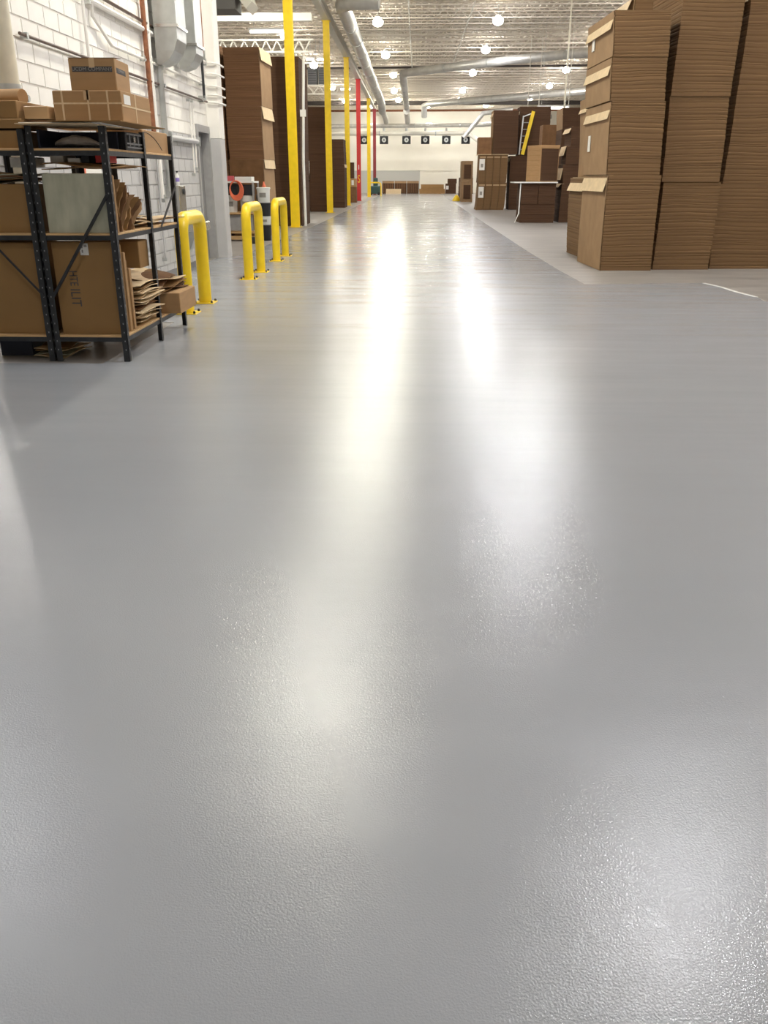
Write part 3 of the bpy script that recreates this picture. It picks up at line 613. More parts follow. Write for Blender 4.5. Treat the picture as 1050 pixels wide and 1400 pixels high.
for z in (0.2, 1.45):
    tag(MB().box(3.1, 3.56, 59.93, 59.97, z, z + 0.85).build('hollow_end_panel', m_kraft_dark, origin=(3.1, 59.93, z)), 'dark slotted end panel leaning on the %s bundle of the farthest right stack' % ('lower' if z < 1 else 'upper'), 'panel', 'dark end panels')
bundle('small dark bundle between the end wall and the farthest right stack', 3.1, 66, 0, 0.8, 1.5, 1.5, 0, 10, 62, m_kraft_dark, 'farthest right aisle stack')
def standing(label, x, y, z, w, d_, h, group, curve=0.12, m=m_kraft, tagp=False):
    t = thing('standing_bundle', label, 'cardboard stack', (x, y, z), 0, group); a = MB(); k = 10; v = []
    for i in range(k + 1):
        q = i / k; ox = curve * (q ** 0.5 - 1) if q < 0.35 else curve * (0.35 ** 0.5 - 1) * (1 - (q - 0.35) / 0.65)
        for xx, yy in ((0, 0), (w, 0), (w, d_), (0, d_)): v.append((xx + ox, yy, q * h))
    f = [(3, 2, 1, 0), tuple(4 * k + i for i in range(4))]
    for i in range(k):
        for c in range(4): j = (c + 1) % 4; f.append((4 * i + c, 4 * i + j, 4 * i + 4 + j, 4 * i + 4 + c))
    a.add(v, f); a.build('sheets', m, t, world=False)
    MB().box(0.02, w - 0.02, -0.006, 0.004, h * 0.9, h * 0.93).build('strap', m_tape, t, world=False)
    if tagp:
        lb = MB().box(0.0, 0.26, -0.03, -0.02, h * 0.45, h * 0.85).build('paper_label', m_paper, t, world=False)
        MB().box(0.07, 0.19, -0.034, -0.03, h * 0.55, h * 0.68).build('print', m_ink2, lb, world=False)
    return t
for tier, z0 in ((0, 0), (1, 1.275)):
    for i in range(4):
        standing('upright folded bundle, %s from the left in the %s row' % (('first', 'second', 'third', 'fourth')[i], ('bottom', 'upper')[tier]) + (' with white label' if i == 0 else ''),
                 3.06 + i * 0.35, 44.9, z0, 0.335, 1.4, 1.27, 'upright bundles in two rows on the right', 0.11 if tier == 0 else 0.04, m_kraft, i == 0)
tag(MB().box(2.98, 4.48, 44.85, 46.35, 2.55, 2.57).build('divider_sheet', m_flap, origin=(3.7, 45.6, 2.55)), 'cream divider sheet lying on top of the upright bundles', 'cardboard sheet')
carton('small dark brown box on the left end of the upright bundles', 2.98, 45.0, 2.572, 0.66, 1.0, 0.76, 0, m_box_d, tape=False)
bundle('large dark bundle with a cream side standing on the upright bundles', 3.7, 45.0, 2.572, 1.2, 1.3, 1.95, 0, 30, 63, m_kraft_dark, 'dark bundles on the right tiers', side=-1, flap=(0.3, 0.1))
G5 = 'dark stack right of the upright bundles'
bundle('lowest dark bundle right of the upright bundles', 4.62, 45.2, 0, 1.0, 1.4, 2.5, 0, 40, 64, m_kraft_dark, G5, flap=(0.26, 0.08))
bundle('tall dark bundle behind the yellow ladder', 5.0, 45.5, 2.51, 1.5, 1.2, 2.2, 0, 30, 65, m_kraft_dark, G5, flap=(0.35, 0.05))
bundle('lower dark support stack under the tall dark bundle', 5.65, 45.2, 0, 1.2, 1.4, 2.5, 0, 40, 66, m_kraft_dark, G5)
G6 = 'stack capped with a white sheet'
bundle('low brown bundle pile under the white sheet, mid hall on the right, lower', 3.7, 32, 0, 1.2, 1.2, 0.62, 1, 14, 67, m_kraft_dark, G6)
bundle('low brown bundle pile under the white sheet, mid hall on the right, upper left', 3.7, 32, 0.625, 0.59, 1.2, 0.69, 1, 16, 68, m_kraft_dark, G6)
bundle('low brown bundle pile under the white sheet, mid hall on the right, upper right', 4.31, 32.01, 0.625, 0.59, 1.2, 0.69, 1, 16, 69, m_kraft_dark, G6)
a = MB(); a.box(3.42, 4.95, 31.9, 33.3, 1.325, 1.365); tag(a.build('foam_sheet', m_white, origin=(4.2, 32.6, 1.325)), 'white foam sheet lying across the low brown pile', 'sheet')
a = MB(); a.add([(3.66, 31.95, 1.32), (3.61, 31.93, 0.4), (3.45, 31.85, 0.01), (3.53, 31.85, 0.01), (3.7, 31.94, 0.4), (3.72, 31.95, 1.32)], [(0, 1, 4, 5), (1, 2, 3, 4)])
a2 = MB()
a2.bar((3.66, 31.96, 1.32), (3.64, 31.95, 0.3), 0.035, 0.01); a2.bar((3.64, 31.95, 0.32), (3.5, 31.86, 0.01), 0.03, 0.01)
tag(a2.build('wrap_strip', m_white, origin=(3.66, 31.96, 0)), 'loose white wrap strip hanging from the foam sheet corner to the floor', 'wrap')
t = carton('light kraft open crate like box standing on the white foam sheet', 4.02, 33.25, 1.367, 0.75, 0.95, 1.2, 0, m_box_l, tape=False)
t.location = (4.33, 32.3, 1.367); t.rotation_euler = (0, 0, R(22))
MB().box(0.05, 0.72, -0.012, -0.001, 0.03, 1.08).build('dark_front', m_kraft_dark, t, world=False); MB().box(0.0, 0.75, -0.02, -0.001, 1.1, 1.2).build('rim', m_box_l, t, world=False)
for i in range(7): MB().box(-0.012, -0.001, 0.02, 0.93, 0.04 + i * 0.165, 0.048 + i * 0.165).build('edge_line', m_box, t, world=False)
G7 = 'stack behind the foam sheet pile on the right'
bundle('lowest dark bundle right of the foam sheet pile', 5.12, 32.3, 0, 0.85, 1.3, 1.3, 0, 26, 70, m_kraft_dark, G7, flap=(0.12, 0.1))
bundle('dark bundle with zigzag cream ends, second from the floor', 5.2, 32.4, 1.305, 0.9, 1.3, 0.62, 1, 14, 71, m_kraft_dark, G7, flap=(0.5, 0.1))
bundle('dark bundle with zigzag cream ends, third from the floor', 5.24, 32.4, 1.93, 0.9, 1.3, 0.6, -1, 14, 72, m_kraft_dark, G7, flap=(0.3, 0.09))
bundle('dark bundle with cream flap, topmost of the zigzag stack', 5.4, 32.5, 2.535, 0.8, 1.3, 0.62, 1, 14, 73, m_kraft_dark, G7, flap=(0.2, 0.1))
carton('brown box seen between the yellow ladder and the zigzag stack', 5.15, 38.2, 2.22, 1.3, 0.9, 1.3, 0, m_box_d, tape=False)
bundle('dark pile carrying the brown box behind the kraft crate', 5.1, 38, 0, 1.5, 1.4, 2.19, 0, 30, 74, m_kraft_dark, 'rear right pile')
bundle('dark lower stack behind the zigzag stack', 5.5, 35.25, 0, 1.9, 1.4, 3.2, 0, 40, 75, m_kraft_dark, 'rear right pile')
bundle('dark top bundle with a light side under the far lights', 5.5, 35.2, 3.205, 1.9, 1.5, 0.75, 0, 16, 76, m_kraft_dark, 'rear right pile', side=-1, flap=(0.25, 0.03))
# step ladder with yellow rails
t = thing('step_ladder', 'short yellow railed ladder leaning against the tall dark bundle', 'ladder', (5.2, 45.3, 2.52))
MB().bar((5.18, 45.28, 2.56), (5.62, 45.42, 4.5), 0.16, 0.07).build('rail', m_yellow, t); MB().bar((5.02, 45.3, 2.56), (5.15, 45.42, 4.3), 0.06, 0.05).build('rail', m_white, t)
MB().bar((5.13, 45.4, 4.26), (5.58, 45.42, 4.42), 0.05, 0.05).build('hook', m_white, t)
for i in range(5): MB().bar((5.05 + 0.025 * i, 45.3 + 0.02 * i, 2.8 + 0.3 * i), (5.24 + 0.07 * i, 45.3 + 0.02 * i, 2.8 + 0.3 * i), 0.03).build('rung', m_grey2, t)
# ------------------------------------------------------------------ left stacks beyond the wall
GL = 'tall stack behind the buckets'
z = 0.0
for i, (h, n, lb) in enumerate(((1.95, 8, 'smooth dark brown bottom block of the tall stack behind the buckets'), (1.28, 34, 'middle layered bundle of the tall stack behind the wall corner'), (1.36, 34, 'top layered bundle of the tall stack behind the wall corner'))):
    bundle(lb, -5.0 - 0.0 * i, 24.2, z, 0.92, 1.35, h, -3, n, 80 + i, m_kraft_red if i else m_box_d, GL, flapr=(0.3, 0.06) if i else (0.22, 0.03), side=1, wave=0.02,
           label_at=None); z += h + 0.004
z = 0
for i, h in enumerate((1.95, 2.7)):
    bundle(('lower', 'upper')[i] + ' bundle of the narrow stack squeezed left of the tall stack behind the corner', -5.75, 24.3, z, 0.66, 1.3, h, -2, 40, 84 + i, m_kraft_red, 'narrow left stack'); z += h + 0.004
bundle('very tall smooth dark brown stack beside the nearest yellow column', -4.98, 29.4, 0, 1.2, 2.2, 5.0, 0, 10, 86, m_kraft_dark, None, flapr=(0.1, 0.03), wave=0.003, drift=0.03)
a = MB(); a.tube([(-3.66, 29.3, 0.01), (-3.67, 29.3, 2.0), (-3.62, 29.3, 3.5), (-3.56, 29.3, 5.0)], 0.045, 8); a.box(-3.72, -3.54, 29.25, 29.32, 3.3, 3.5); tag(a.build('edge_protector', m_white, origin=(-3.66, 29.3, 0)), 'long cream edge strip standing along the corner of the very tall dark stack', 'edge strip')
GM = 'dark stacks left of the aisle between the columns'
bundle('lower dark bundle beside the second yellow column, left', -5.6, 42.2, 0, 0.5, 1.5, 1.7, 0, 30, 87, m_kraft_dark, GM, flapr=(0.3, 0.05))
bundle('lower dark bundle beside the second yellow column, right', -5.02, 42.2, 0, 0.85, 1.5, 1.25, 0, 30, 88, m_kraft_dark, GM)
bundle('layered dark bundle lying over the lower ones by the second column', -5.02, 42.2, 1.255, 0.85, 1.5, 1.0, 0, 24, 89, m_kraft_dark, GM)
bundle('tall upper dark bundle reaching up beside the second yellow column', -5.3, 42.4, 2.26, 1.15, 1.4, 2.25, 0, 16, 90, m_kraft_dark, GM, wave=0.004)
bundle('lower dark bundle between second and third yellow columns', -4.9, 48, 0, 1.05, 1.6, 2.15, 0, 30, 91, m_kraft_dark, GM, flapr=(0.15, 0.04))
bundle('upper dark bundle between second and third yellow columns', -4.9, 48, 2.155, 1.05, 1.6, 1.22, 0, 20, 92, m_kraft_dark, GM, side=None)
carton('grey brown box at the foot of the bright red column', -4.75, 58, 0, 0.85, 0.8, 0.95, 0, m_box_d, tape=False)
carton('light brown box stacked on the grey brown one by the red column', -4.75, 58, 0.955, 0.85, 0.8, 0.5, 0, m_box_l, lab=(0.55, 0.1, 0.15, 0.3))
for i, x in enumerate((-4.72, -4.3)): carton('slim dark upright panel pack, %s of two beyond the third column' % ('left', 'right')[i], x, 58.1, 1.46, 0.25, 0.5, 0.95, 0, m_kraft_dark, name='panel_pack', tape=False, group='slim dark panel packs')
# far end ---------------------------------------------------------
for i in range(3):
    t = thing('slotted_crate', 'low dark slotted crate by the end wall, %s of three from the left' % ('first', 'second', 'third')[i], 'crate', (-3.5 + i * 1.25, 91.5, 0), 0, 'slotted crates by the end wall')
    MB().bbox(0, 1.2, 0, 0.8, 0, 1.0, 0.02).build('body', m_kraft_dark, t, world=False)
    MB().box(0, 1.2, -0.04, 0, 0.98, 1.2).build('top_rail', m_kraft_side, t, world=False)
    for k in range(6): MB().box(0.1 + k * 0.18, 0.15 + k * 0.18, -0.03, 0, 0.1, 0.95).build('slat', m_box_d, t, world=False)
bundle('tan low roll of cardboard in front of the slotted crates', -3.1, 90.6, 0, 1.5, 0.7, 0.45, 0, 6, 95, m_flap, None, wave=0.02)
bundle('flat pile with rounded top by the end wall, lower', 0.26, 90.8, 0, 2.6, 1.0, 0.45, 0, 6, 96, m_box, 'flat far pile')
bundle('flat pile with rounded top by the end wall, upper', 0.42, 90.8, 0.455, 2.3, 1.0, 0.42, 0, 6, 97, m_box, 'flat far pile', wave=0.05)
carton('dark box with a white label right of the flat pile by the end wall', 2.9, 91, 0, 1.05, 0.8, 0.95, 0, m_kraft_dark, tape=False, lab=(0.05, 0.4, 0.25, 0.35))
carton('small dark box set askew on the labelled box by the end wall', 3.1, 91, 0.955, 0.9, 0.7, 0.45, 0, m_kraft_dark, tape=False)
bundle('pair of brown uprights at the right end of the end wall', 4.4, 90, 0, 1.2, 1.0, 1.5, 0, 10, 98, m_kraft_dark, None)
t = thing('floor_scrubber', 'dark green machine standing under the dark red column', 'machine', (-4.0, 83.6, 0))
MB().bbox(-4.4, -3.3, 83, 83.9, 0.12, 0.8, 0.08).build('body', m_green, t); MB().bbox(-4.0, -3.6, 83.2, 83.7, 0.8, 1.5, 0.06).build('control_post', m_green, t)
for x in (-4.2, -3.5): MB().tube([(x, 82.95, 0.13), (x, 83.0, 0.13)], 0.13, 12).build('wheel', m_blk2, t)
t = thing('machine_guard', 'low yellow tube rail guarding the green machine', 'guard rail', (-3.4, 80, 0))
MB().tube([(-4.3, 80, 1.1), (-3.35, 80, 1.1), (-3.22, 80, 1.02), (-3.18, 80, 0.9), (-3.18, 80, 0)], 0.06, 10).build('rail', m_yellow, t); MB().tube([(-4.3, 80, 0), (-4.3, 80, 1.1)], 0.06, 10).build('post', m_yellow, t)
tag(MB().lathe([(0.3, 0), (0.28, 0.1), (0.12, 0.35), (0.05, 0.4)], n=12).build('floor_cone', m_yellow, origin=(0, 0, 0)), 'squat yellow marker at the foot of the farthest right stack', 'cone').location = (2.75, 62, 0)

# ------------------------------------------------------------------ bucket rack beyond the wall end
def V0(o): return o
t = thing('utility_rack', 'low wood and steel rack crowded with buckets past the wall corner', 'shelving', (-4.5, 22.7, 0))
for z in (0.18, 0.64, 1.38): MB().bbox(-5.0, -4.08, 22.4, 23.2, z, z + 0.04, 0.004).build('shelf_board', m_board if z < 1 else m_white, t)
for x in (-5.0, -4.12):
    for y in (22.42, 23.14): MB().box(x, x + 0.04, y, y + 0.04, 0, 1.42).build('leg', m_grey2, t)
MB().box(-4.9, -4.15, 22.5, 22.52, 0.24, 0.62).build('front_panel', m_grey2, t)
MB().box(-5.0, -4.05, 22.38, 22.4, 0.03, 0.12).build('bottom_plank', m_board, t)
def bucket(x, y, z, h, r_, m, label, group='plastic buckets past the wall corner', handle=True):
    t = thing('bucket', label, 'bucket', (x, y, z), 0, group)
    MB().lathe([(r_ * 0.86, 0), (r_ * 0.88, 0.01), (r_ * 0.98, h * 0.86), (r_, h * 0.86), (r_, h * 0.9)], n=18).build('pail', m, t, world=False)
    MB().lathe([(r_ * 1.06, h * 0.9), (r_ * 1.06, h * 0.97), (r_ * 0.95, h)], n=18).build('lid', m, t, world=False)
    if m is m_white: MB().add([(r_ * 1.0 * math.sin(q) , -r_ * 1.0 * math.cos(q), zz) for zz in (h * 0.35, h * 0.65) for q in (-0.5, 0, 0.5)], [(0, 1, 4, 3), (1, 2, 5, 4)]).build('print', m_ink2, t, world=False)
    return t
bucket(-4.72, 22.65, 0.682, 0.4, 0.17, m_white, 'white lidded bucket on the rack, left one')
bucket(-4.32, 22.65, 0.682, 0.4, 0.17, m_white, 'white lidded bucket on the rack, right one')
bucket(-3.87, 22.6, 0, 0.38, 0.16, m_blk2, 'black bucket at the bottom of the bucket stack by the rack')
bucket(-3.87, 22.6, 0.385, 0.2, 0.165, m_white, 'short white tub second in the bucket stack by the rack')
bucket(-3.86, 22.6, 0.59, 0.32, 0.16, m_blk2, 'black bucket third up in the bucket stack by the rack')
bucket(-3.87, 22.6, 0.915, 0.36, 0.17, m_white, 'white bucket topping the bucket stack by the rack')
tag(MB().lathe([(0.05, 0), (0.05, 0.02), (0.02, 0.1), (0.02, 0.13)], n=10).build('spray_cap', m_orange, origin=(0, 0, 0)), 'small orange nozzle standing on the topmost white bucket', 'nozzle').location = (-3.85, 22.6, 1.28)
for i, (x, z, w, h, lb) in enumerate(((-4.26, 1.1, 0.24, 0.27, 'black tool case on the buckets, upper'), (-4.4, 0, 0.2, 0.3, ''))[:1]):
    carton(lb, -4.42, 22.5, 1.09, 0.3, 0.3, 0.25, 0, m_blk2, name='tool_case', cat='case', tape=False)
carton('black case at the left on the white buckets', -4.92, 22.5, 1.09, 0.4, 0.3, 0.26, 0, m_blk2, name='tool_case', cat='case', tape=False)
bucket(-4.05, 23.4, 0, 1.1, 0.15, m_blk2, 'tall black canister between rack and bucket stack')
carton('white case lying on top of the rack', -4.55, 22.45, 1.422, 0.42, 0.4, 0.1, 0, m_white, name='flat_case', cat='case', tape=False)
carton('small pink and red package on top of the rack', -4.75, 22.45, 1.422, 0.18, 0.2, 0.12, 10, mat('pink', (0.6, 0.1, 0.12), 0.5), name='package', cat='package', tape=False)
t = thing('hose_coil', 'orange hose coil hanging over the rack front', 'hose', (-4.55, 22.36, 1.4))
for k in range(5):
    a = MB(); rr = 0.15 + 0.012 * k; a.tube([(-4.53 + rr * 0.85 * math.sin(q) + 0.01 * k, 22.34 - 0.012 * k, 1.25 + rr * 1.15 * math.cos(q) - 0.012 * k) for q in [i * 2 * math.pi / 20 for i in range(21)]], 0.016, 6, False); a.build('loop', m_orange, t)
carton('dark small machine part on the floor below the rack', -4.1, 21.3, 0, 0.2, 0.25, 0.16, 20, m_blk2, name='floor_box', tape=False)

# ------------------------------------------------------------------ shelving on the left
def post(par, x, y, top, sx=1, sy=1, holes=True, z0=0.004):
    a = MB(); w = 0.052; k = 0.004
    a.box(*(sorted((x, x + sx * w))), *(sorted((y, y + sy * k))), z0, top); a.box(*(sorted((x, x + sx * k))), *(sorted((y, y + sy * w))), z0, top)
    p = a.build('post', m_black, par)
    if holes:
        a = MB(); z = 0.1
        while z < top - 0.05:
            a.box(*(sorted((x + sx * 0.02, x + sx * 0.028))), y - 0.0025, y - 0.0005, z, z + 0.012)
            a.box(x + (0.0005 if sx < 0 else -0.0025), x + (0.0025 if sx < 0 else -0.0005), *(sorted((y + sy * 0.02, y + sy * 0.03))), z, z + 0.018)
            z += 0.075
        a.build('slot_rivets', m_grey, p)['kind'] = 'stuff'
    return p
def shelf(par, x0, x1, y0, y1, z, m=m_board):
    MB().bbox(x0, x1, y0, y1, z, z + 0.02, 0.003).build('shelf_board', m, par)
    a = MB(); a.box(x0, x1, y0 - 0.003, y0 + 0.0, z - 0.035, z + 0.003); a.box(x1 - 0.0, x1 + 0.003, y0, y1, z - 0.035, z + 0.003)
    a.box(x0, x1, y0, y0 + 0.03, z - 0.004, z - 0.001); a.box(x1 - 0.03, x1, y0, y1, z - 0.004, z - 0.001)
    a.build('beam', m_black, par)
A = thing('shelving_unit', 'black slotted steel shelving unit at the aisle, packed with cartons', 'shelving', (-2.8, 8.2, 0), 0, 'black steel shelving units')
for x, sx in ((-3.13, 1), (-2.485, -1)):
    post(A, x, 7.24, 1.885, sx, 1); post(A, x, 8.30, 1.885, sx, -1); post(A, x, 9.22, 1.89, sx, -1)
for z in (0.21, 1.05, 1.70):
    shelf(A, -3.12, -2.495, 7.25, 8.28, z); shelf(A, -3.12, -2.495, 8.31, 9.2, z)
a = MB(); a.bar((-3.08, 7.235, 0.56), (-2.52, 7.235, 1.37), 0.022, 0.022); a.build('brace', m_black, A)
a = MB(); a.bar((-2.478, 8.55, 1.06), (-2.478, 9.18, 1.42), 0.006, 0.028); a.build('brace', m_black, A)
B = thing('shelving_unit', 'black slotted steel shelving unit behind the first, cut by the left edge', 'shelving', (-3.5, 8.2, 0), 0, 'black steel shelving units')
for x, sx in ((-3.80, 1), (-3.145, -1)):
    post(B, x, 7.24, 1.86, sx, 1); post(B, x, 8.30, 1.86, sx, -1)
for z in (0.21, 1.05, 1.70): shelf(B, -3.79, -3.155, 7.25, 8.28, z)
a = MB(); a.bar((-3.78, 7.232, 1.28), (-3.16, 7.232, 0.56), 0.014, 0.014); a.build('brace', m_black, B)
# bottom level
t = carton('large brown carton on the lowest shelf with a white label and dark print', -3.075, 7.31, 0.232, 0.54, 0.09, 0.77, 0, m_box, tape=False)
lb = MB().box(0.245, 0.315, -0.003, 0, 0.66, 0.755).build('paper_label', m_paper, t, world=False)
MB().box(0.258, 0.27, -0.005, -0.003, 0.68, 0.705).box(0.258, 0.27, -0.005, -0.003, 0.715, 0.75).box(0.28, 0.305, -0.005, -0.003, 0.725, 0.745).build('print', m_ink2, lb, world=False)
text('ILIT', 0.12, m_ink, t, T(0.155, -0.002, 0.31) @ Matrix.Rotation(R(90), 4, 'Y') @ FRONT, sx=0.8); text('HTE', 0.1, m_ink, t, T(0.155, -0.002, 0.47) @ Matrix.Rotation(R(90), 4, 'Y') @ FRONT, sx=0.7)
for i in range(4): carton('flat brown carton standing on edge behind the large printed carton, %s in line' % ('first', 'second', 'third', 'fourth')[i], -3.09 + 0.0 * i, 7.41 + i * 0.055, 0.232, 0.56 + 0.012 * (i % 2), 0.045, 0.74 - 0.07 * i, 0, m_box if i % 2 == 0 else m_box_l, tape=False, name='flat_carton', group='flat cartons standing on edge')
def crumple(label, x, y, z, w, d_, n, th, seed, m=m_box_l, ov=0.05, name='folded_cardboard', group=None, tilt=0.0, sag=0.02):
    rd = random.Random(seed); t = thing(name, label, 'cardboard sheet', (x, y, z), 0, group); zz = 0.012 + (0.02 if sag else 0)
    for i in range(n):
        k = 8; a = MB(); v = []; ex, ey = rd.uniform(-ov, ov), rd.uniform(-ov, ov); p1, p2 = rd.uniform(0, 6), rd.uniform(0, 6); ro = rd.uniform(-0.12, 0.12)
        for s_ in (0, 1):
            for iy in range(k + 1):
                for ix in range(k + 1):
                    ux, uy = ix / k, iy / k; xx, yy = ux * w + ex, uy * d_ + ey
                    hz = zz + tilt * (ux * w) + sag * (math.sin(ux * 5 + p1) * 0.5 + math.sin(uy * 4 + p2) * 0.5) - 0.6 * sag + s_ * 0.006
                    v.append((xx * math.cos(ro) - yy * math.sin(ro), xx * math.sin(ro) + yy * math.cos(ro), hz))
        K = (k + 1) ** 2; f = []
        for iy in range(k):
            for ix in range(k):
                q = iy * (k + 1) + ix; f.append((q, q + k + 1, q + k + 2, q + 1)); f.append((K + q, K + q + 1, K + q + k + 2, K + q + k + 1))
        for i_ in range(k):
            f.append((i_, i_ + 1, K + i_ + 1, K + i_)); q = k * (k + 1) + i_; f.append((q, K + q, K + q + 1, q + 1))
            q = i_ * (k + 1); f.append((q, K + q, K + q + k + 1, q + k + 1)); q += k; f.append((q, q + k + 1, K + q + k + 1, K + q))
        a.add(v, f); a.build('sheet', rd.choice([m, m, m_box, m_box_d, m_flap]), t, world=False); zz += th * rd.uniform(0.7, 1.3)
    return t
crumple('loose pile of crumpled flattened boxes at the open side of the lowest shelf', -2.95, 7.72, 0.235, 0.46, 0.56, 17, 0.02, 3, m_flap, 0.03, tilt=0.02, sag=0.022)
crumple('dark creased cardboard at the back of the lowest shelf, drooping towards the bollard', -2.98, 8.33, 0.5, 0.5, 0.86, 5, 0.025, 4, m_box_d, 0.02, tilt=-0.12, sag=0.05)
carton('closed flat carton under the drooping dark cardboard', -3.0, 8.72, 0.232, 0.3, 0.45, 0.24, 0, m_box_d, tape=False)
carton('brown carton below the middle shelf above the creased cardboard', -3.05, 8.0, 0.72, 0.5, 0.28, 0.24, 0, m_box, tape=False)
carton('stacked carton pair supporting the brown carton at the back', -3.1, 8.0, 0.235, 0.12, 0.28, 0.48, 0, m_box_d, tape=False)
carton('small brown box sticking out over the bottom shelf edge', -2.68, 8.52, 0.232, 0.33, 0.62, 0.2, 0, m_box_l, tape=False)
carton('large brown carton on the lowest shelf of the left unit', -3.77, 7.31, 0.232, 0.59, 0.4, 0.76, 0, m_box, tape=False)
# under-shelf clutter
carton('dark crate pushed under the left shelving unit', -3.75, 7.5, 0.0, 0.3, 0.5, 0.15, 0, m_navy, tape=False)
crumple('dusty crumpled bags under the left shelving unit', -3.4, 7.4, 0.0, 0.3, 0.5, 4, 0.02, 9, m_panel, 0.02)
# middle level
carton('pale weathered metal panel box on the middle shelf between the posts', -3.06, 7.275, 1.072, 0.53, 0.05, 0.46, 0, m_panel, tape=False, name='metal_panel', cat='panel')
carton('tan board edge standing behind the pale metal panel', -3.06, 7.34, 1.072, 0.565, 0.03, 0.45, 0, m_box_l, tape=False, name='board', cat='board')
# bundle of folded cardboard standing and sagging over
def sagging():
    t = thing('folded_cardboard', 'bundle of folded brown cardboard slumping sideways on the middle shelf', 'cardboard sheet', (-2.8, 7.9, 1.072)); rd = random.Random(8)
    for i in range(12):
        a = MB(); q = i / 11; k = 10; v = []
        y0 = 7.4 + q * 0.5; top = 0.46 - 0.14 * q
        for s_ in (0, 1):
            for ix in (0, 1):
                for j in range(k + 1):
                    uu = j / k; lean = (0.12 + 0.5 * q) * (uu ** 1.5)
                    v.append((-3.04 + ix * (0.5 + rd.uniform(-0.0, 0.02)) + 0.03 * math.sin(uu * 5 + i), y0 + lean * 0.55 * (1 - 0.3 * uu) + s_ * 0.008 + 0.008 * math.sin(uu * 9 + i), 1.074 + top * (uu - 0.28 * q * uu * uu)))
        n_ = k + 1; f = []
        for j in range(k):
            f += [(j, n_ + j, n_ + j + 1, j + 1), (2 * n_ + j, 2 * n_ + j + 1, 3 * n_ + j + 1, 3 * n_ + j), (j, j + 1, 2 * n_ + j + 1, 2 * n_ + j), (n_ + j, 3 * n_ + j, 3 * n_ + j + 1, n_ + j + 1)]
        f += [(k, n_ + k, 3 * n_ + k, 2 * n_ + k), (0, 2 * n_, 3 * n_, n_)]
        a.add(v, f); a.build('sheet', (m_box, m_box_d, m_box_l)[i % 3], t)
sagging()
crumple('curled open flaps lying on the middle shelf near the aisle edge', -2.95, 8.0, 1.075, 0.42, 0.5, 4, 0.016, 12, m_box_l, 0.02, tilt=0.06, sag=0.03)
crumple('flattened sheets resting above the pale panel under the top shelf', -3.08, 7.36, 1.56, 0.56, 0.9, 3, 0.014, 13, m_box, 0.02, sag=0.02)
crumple('cardboard strip poking out past the shelf end over the bollard', -2.78, 8.5, 1.075, 0.22, 1.05, 2, 0.016, 14, m_flap, 0.0, sag=0.008)
carton('brown carton on the middle shelf of the left unit', -3.78, 7.3, 1.072, 0.6, 0.4, 0.38, 0, m_box, tape=False)
crumple('dark folded sheets piled on the brown carton at the left edge', -3.76, 7.32, 1.456, 0.56, 0.4, 4, 0.022, 15, m_panel, 0.02, sag=0.03)
carton('white ream of paper under the top shelf, left of the steel post', -3.36, 7.4, 1.58, 0.17, 0.3, 0.08, 0, m_paper, name='paper_ream', cat='paper', tape=False)
carton('white printed packet lying above the pale panel, left one', -3.04, 7.45, 1.615, 0.11, 0.3, 0.06, 0, m_paper, name='packet', cat='packet', tape=False, group='packets under the top shelf')
carton('white packet lying above the pale panel in a dark tray', -2.88, 7.42, 1.615, 0.1, 0.3, 0.035, 0, m_paper, name='packet', cat='packet', tape=False, group='packets under the top shelf')
carton('black plastic tray above the pale panel', -2.77, 7.42, 1.615, 0.07, 0.3, 0.06, 0, m_blk2, name='tray', cat='tray', tape=False)
carton('red and white packet above the pale panel by the corner post', -2.65, 7.42, 1.615, 0.08, 0.3, 0.06, 0, m_red, name='packet', cat='packet', tape=False, group='packets under the top shelf')
# top compartment
t = thing('storage_tray', 'navy black plastic tray under the top cardboard sheets', 'tray', (-2.8, 7.6, 1.722))
MB().box(-3.06, -2.56, 7.75, 7.78, 1.722, 1.86).build('back', m_navy, t); MB().box(-3.06, -2.56, 7.3, 7.75, 1.722, 1.73).build('bottom', m_navy, t); MB().box(-3.06, -3.04, 7.3, 7.75, 1.73, 1.86).build('end', m_navy, t)
m_bag = mat('grey_bag', (0.28, 0.25, 0.23), 0.3, var=0.2, scale=20, bump=0.5)
a = MB(); k = 12; v = []; f = []; rd = random.Random(2)
for i in range(k + 1):
    q = i / k; rr = 0.05 * math.sin(math.pi * min(1, 0.15 + q * 0.75)) 
    for j in range(10): an = j * 2 * math.pi / 10; v.append((-2.94 + q * 0.36, 7.38 + rr * 1.6 * math.cos(an) + rd.uniform(-.006, .006), 1.732 + rr * 0.85 * (1 + math.sin(an)) + rd.uniform(0, .008)))
for i in range(k):
    for j in range(10): jj = (j + 1) % 10; f.append((i * 10 + j, i * 10 + jj, (i + 1) * 10 + jj, (i + 1) * 10 + j))
f += [tuple(range(9, -1, -1)), tuple(k * 10 + j for j in range(10))]
a.add(v, f, True); tag(a.build('plastic_bag', m_bag, origin=(-2.76, 7.38, 1.732)), 'crumpled grey plastic bag lying in the navy tray', 'bag')
t = thing('tool_crate', 'black ribbed crate on the top shelf facing the aisle', 'crate', (-2.6, 7.85, 1.722), 0)
MB().bbox(-2.72, -2.51, 7.82, 8.26, 1.722, 1.87, 0.006).build('body', m_blk2, t)
a = MB()
for z in (1.74, 1.77, 1.845): a.box(-2.51, -2.5, 7.83, 8.25, z, z + 0.012)
for y in (7.9, 8.02, 8.14): a.box(-2.51, -2.498, y, y + 0.015, 1.755, 1.85)
a.build('ribs', m_grey, t); MB().box(-2.51, -2.494, 8.0, 8.05, 1.79, 1.83).build('latch', m_steel, t)
t = carton('tan carton on the far end of the top shelf with a curved scratch line', -2.95, 8.36, 1.722, 0.43, 0.82, 0.19, 0, m_box_l, tape=False)
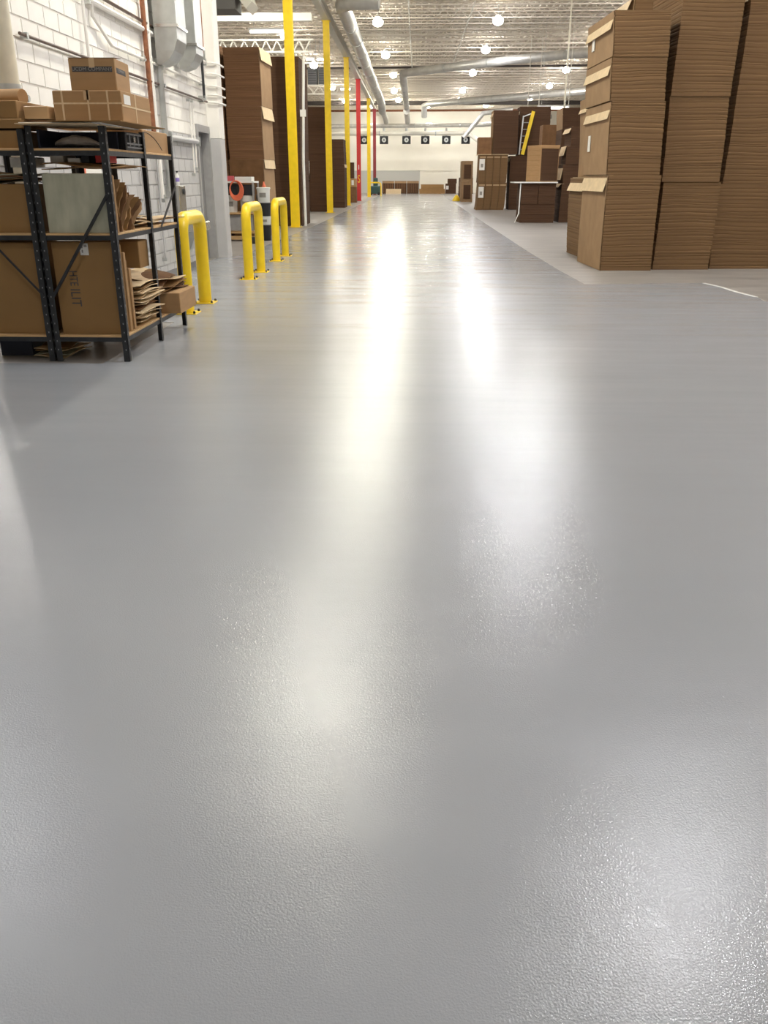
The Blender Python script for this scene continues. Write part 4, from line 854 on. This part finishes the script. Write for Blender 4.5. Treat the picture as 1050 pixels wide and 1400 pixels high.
MB().tube([(0.432, 0.05 + 0.06 * i, 0.17 - 0.14 * (i / 9) ** 2) for i in range(10)], 0.003, 5).build('cord', m_ink, t, world=False)
carton('brown carton in the top compartment of the left unit', -3.78, 7.3, 1.722, 0.6, 0.5, 0.13, 0, m_box, tape=False)
# cardboard sheets over the top
for (x0, x1, y0, y1, z, rz, lab, mm) in ((-3.16, -2.56, 7.14, 8.2, 1.893, -2, 'pale cardboard sheet laid over the shelving top, lowest', m_flap), (-3.14, -2.5, 7.17, 8.25, 1.9, 1, 'white faced sheet second in the sheets on the shelving top', m_paper), (-2.88, -2.3, 7.1, 8.28, 1.908, -1, 'brown sheet overhanging the aisle on the shelving top', m_box)):
    o = MB().box(0, x1 - x0, 0, y1 - y0, 0, 0.006).build('cardboard_sheet', mm, origin=(0, 0, 0)); o.location = (x0, y0, z); o.rotation_euler = (0, 0, R(rz)); tag(o, lab, 'cardboard sheet', 'sheets on the shelving top')
t = carton('long taped carton under the moving box on top of the shelving', -2.94, 7.42, 1.916, 0.56, 0.78, 0.235, 0, m_box_l, tape=True)
a = MB()
for x in (0.07, 0.28, 0.44): a.box(x, x + 0.014, -0.002, 0, 0, 0.235)
a.box(0, 0.56, -0.003, 0, 0.135, 0.147); a.box(0.56, 0.563, 0, 0.78, 0.12, 0.132); a.box(0.56, 0.562, 0.35, 0.37, 0, 0.235); a.build('strapping', m_flap, t, world=False)
MB().box(0.56, 0.5625, 0.06, 0.22, 0.14, 0.21).build('paper_label', m_paper, t, world=False)
t = carton('brown moving box with a dark printed band on top of the long carton', -2.8, 7.48, 2.154, 0.37, 0.42, 0.235, 3, m_box_l, tape=True)
MB().box(0.025, 0.345, -0.0015, 0, 0.135, 0.175).build('print_band', m_ink, t, world=False)
text('UCDM COMPANY', 0.036, m_ink2, t, T(0.185, -0.003, 0.155) @ FRONT, sx=1.12)
MB().box(0.37, 0.3715, 0.03, 0.3, 0.13, 0.17).build('print_band', m_ink, t, world=False); text('COMPANY', 0.034, m_ink2, t, T(0.3735, 0.165, 0.15) @ SIDE, sx=1.1)
a = MB(); a.add([(0, 0, 0.235), (0.37, 0, 0.235), (0.37, 0.2, 0.25), (0, 0.2, 0.25), (0, 0, 0.238), (0.37, 0, 0.238), (0.37, 0.2, 0.253), (0, 0.2, 0.253)], [(0, 3, 2, 1), (4, 5, 6, 7), (0, 1, 5, 4), (2, 3, 7, 6), (1, 2, 6, 5), (3, 0, 4, 7)]); a.build('lid_flap', m_box_d, t, world=False)
carton('low brown carton at the left on top of the shelving', -3.75, 7.3, 1.87, 0.58, 0.5, 0.07, 0, m_box, tape=False)
carton('wide brown carton over the low one at the left edge', -3.75, 7.32, 1.944, 0.55, 0.6, 0.13, 0, m_box, tape=False)
t = carton('film wrapped kraft parcel beside the left edge carton', -3.16, 7.38, 1.916, 0.2, 0.5, 0.02, 0, m_box_d, tape=False)
t = carton('glossy tan wrapped parcel lying at the top left of the shelving', -3.165, 7.36, 1.94, 0.2, 0.52, 0.095, 0, m_plast, name='wrapped_parcel', tape=False)
a = MB(); a.tube([(-3.85, 7.9, 2.14), (-3.3, 7.7, 2.13)], 0.06, 12); tag(a.build('paper_roll', m_box_l, origin=(-3.6, 7.8, 2.078)), 'tan paper roll lying on the left carton', 'roll')
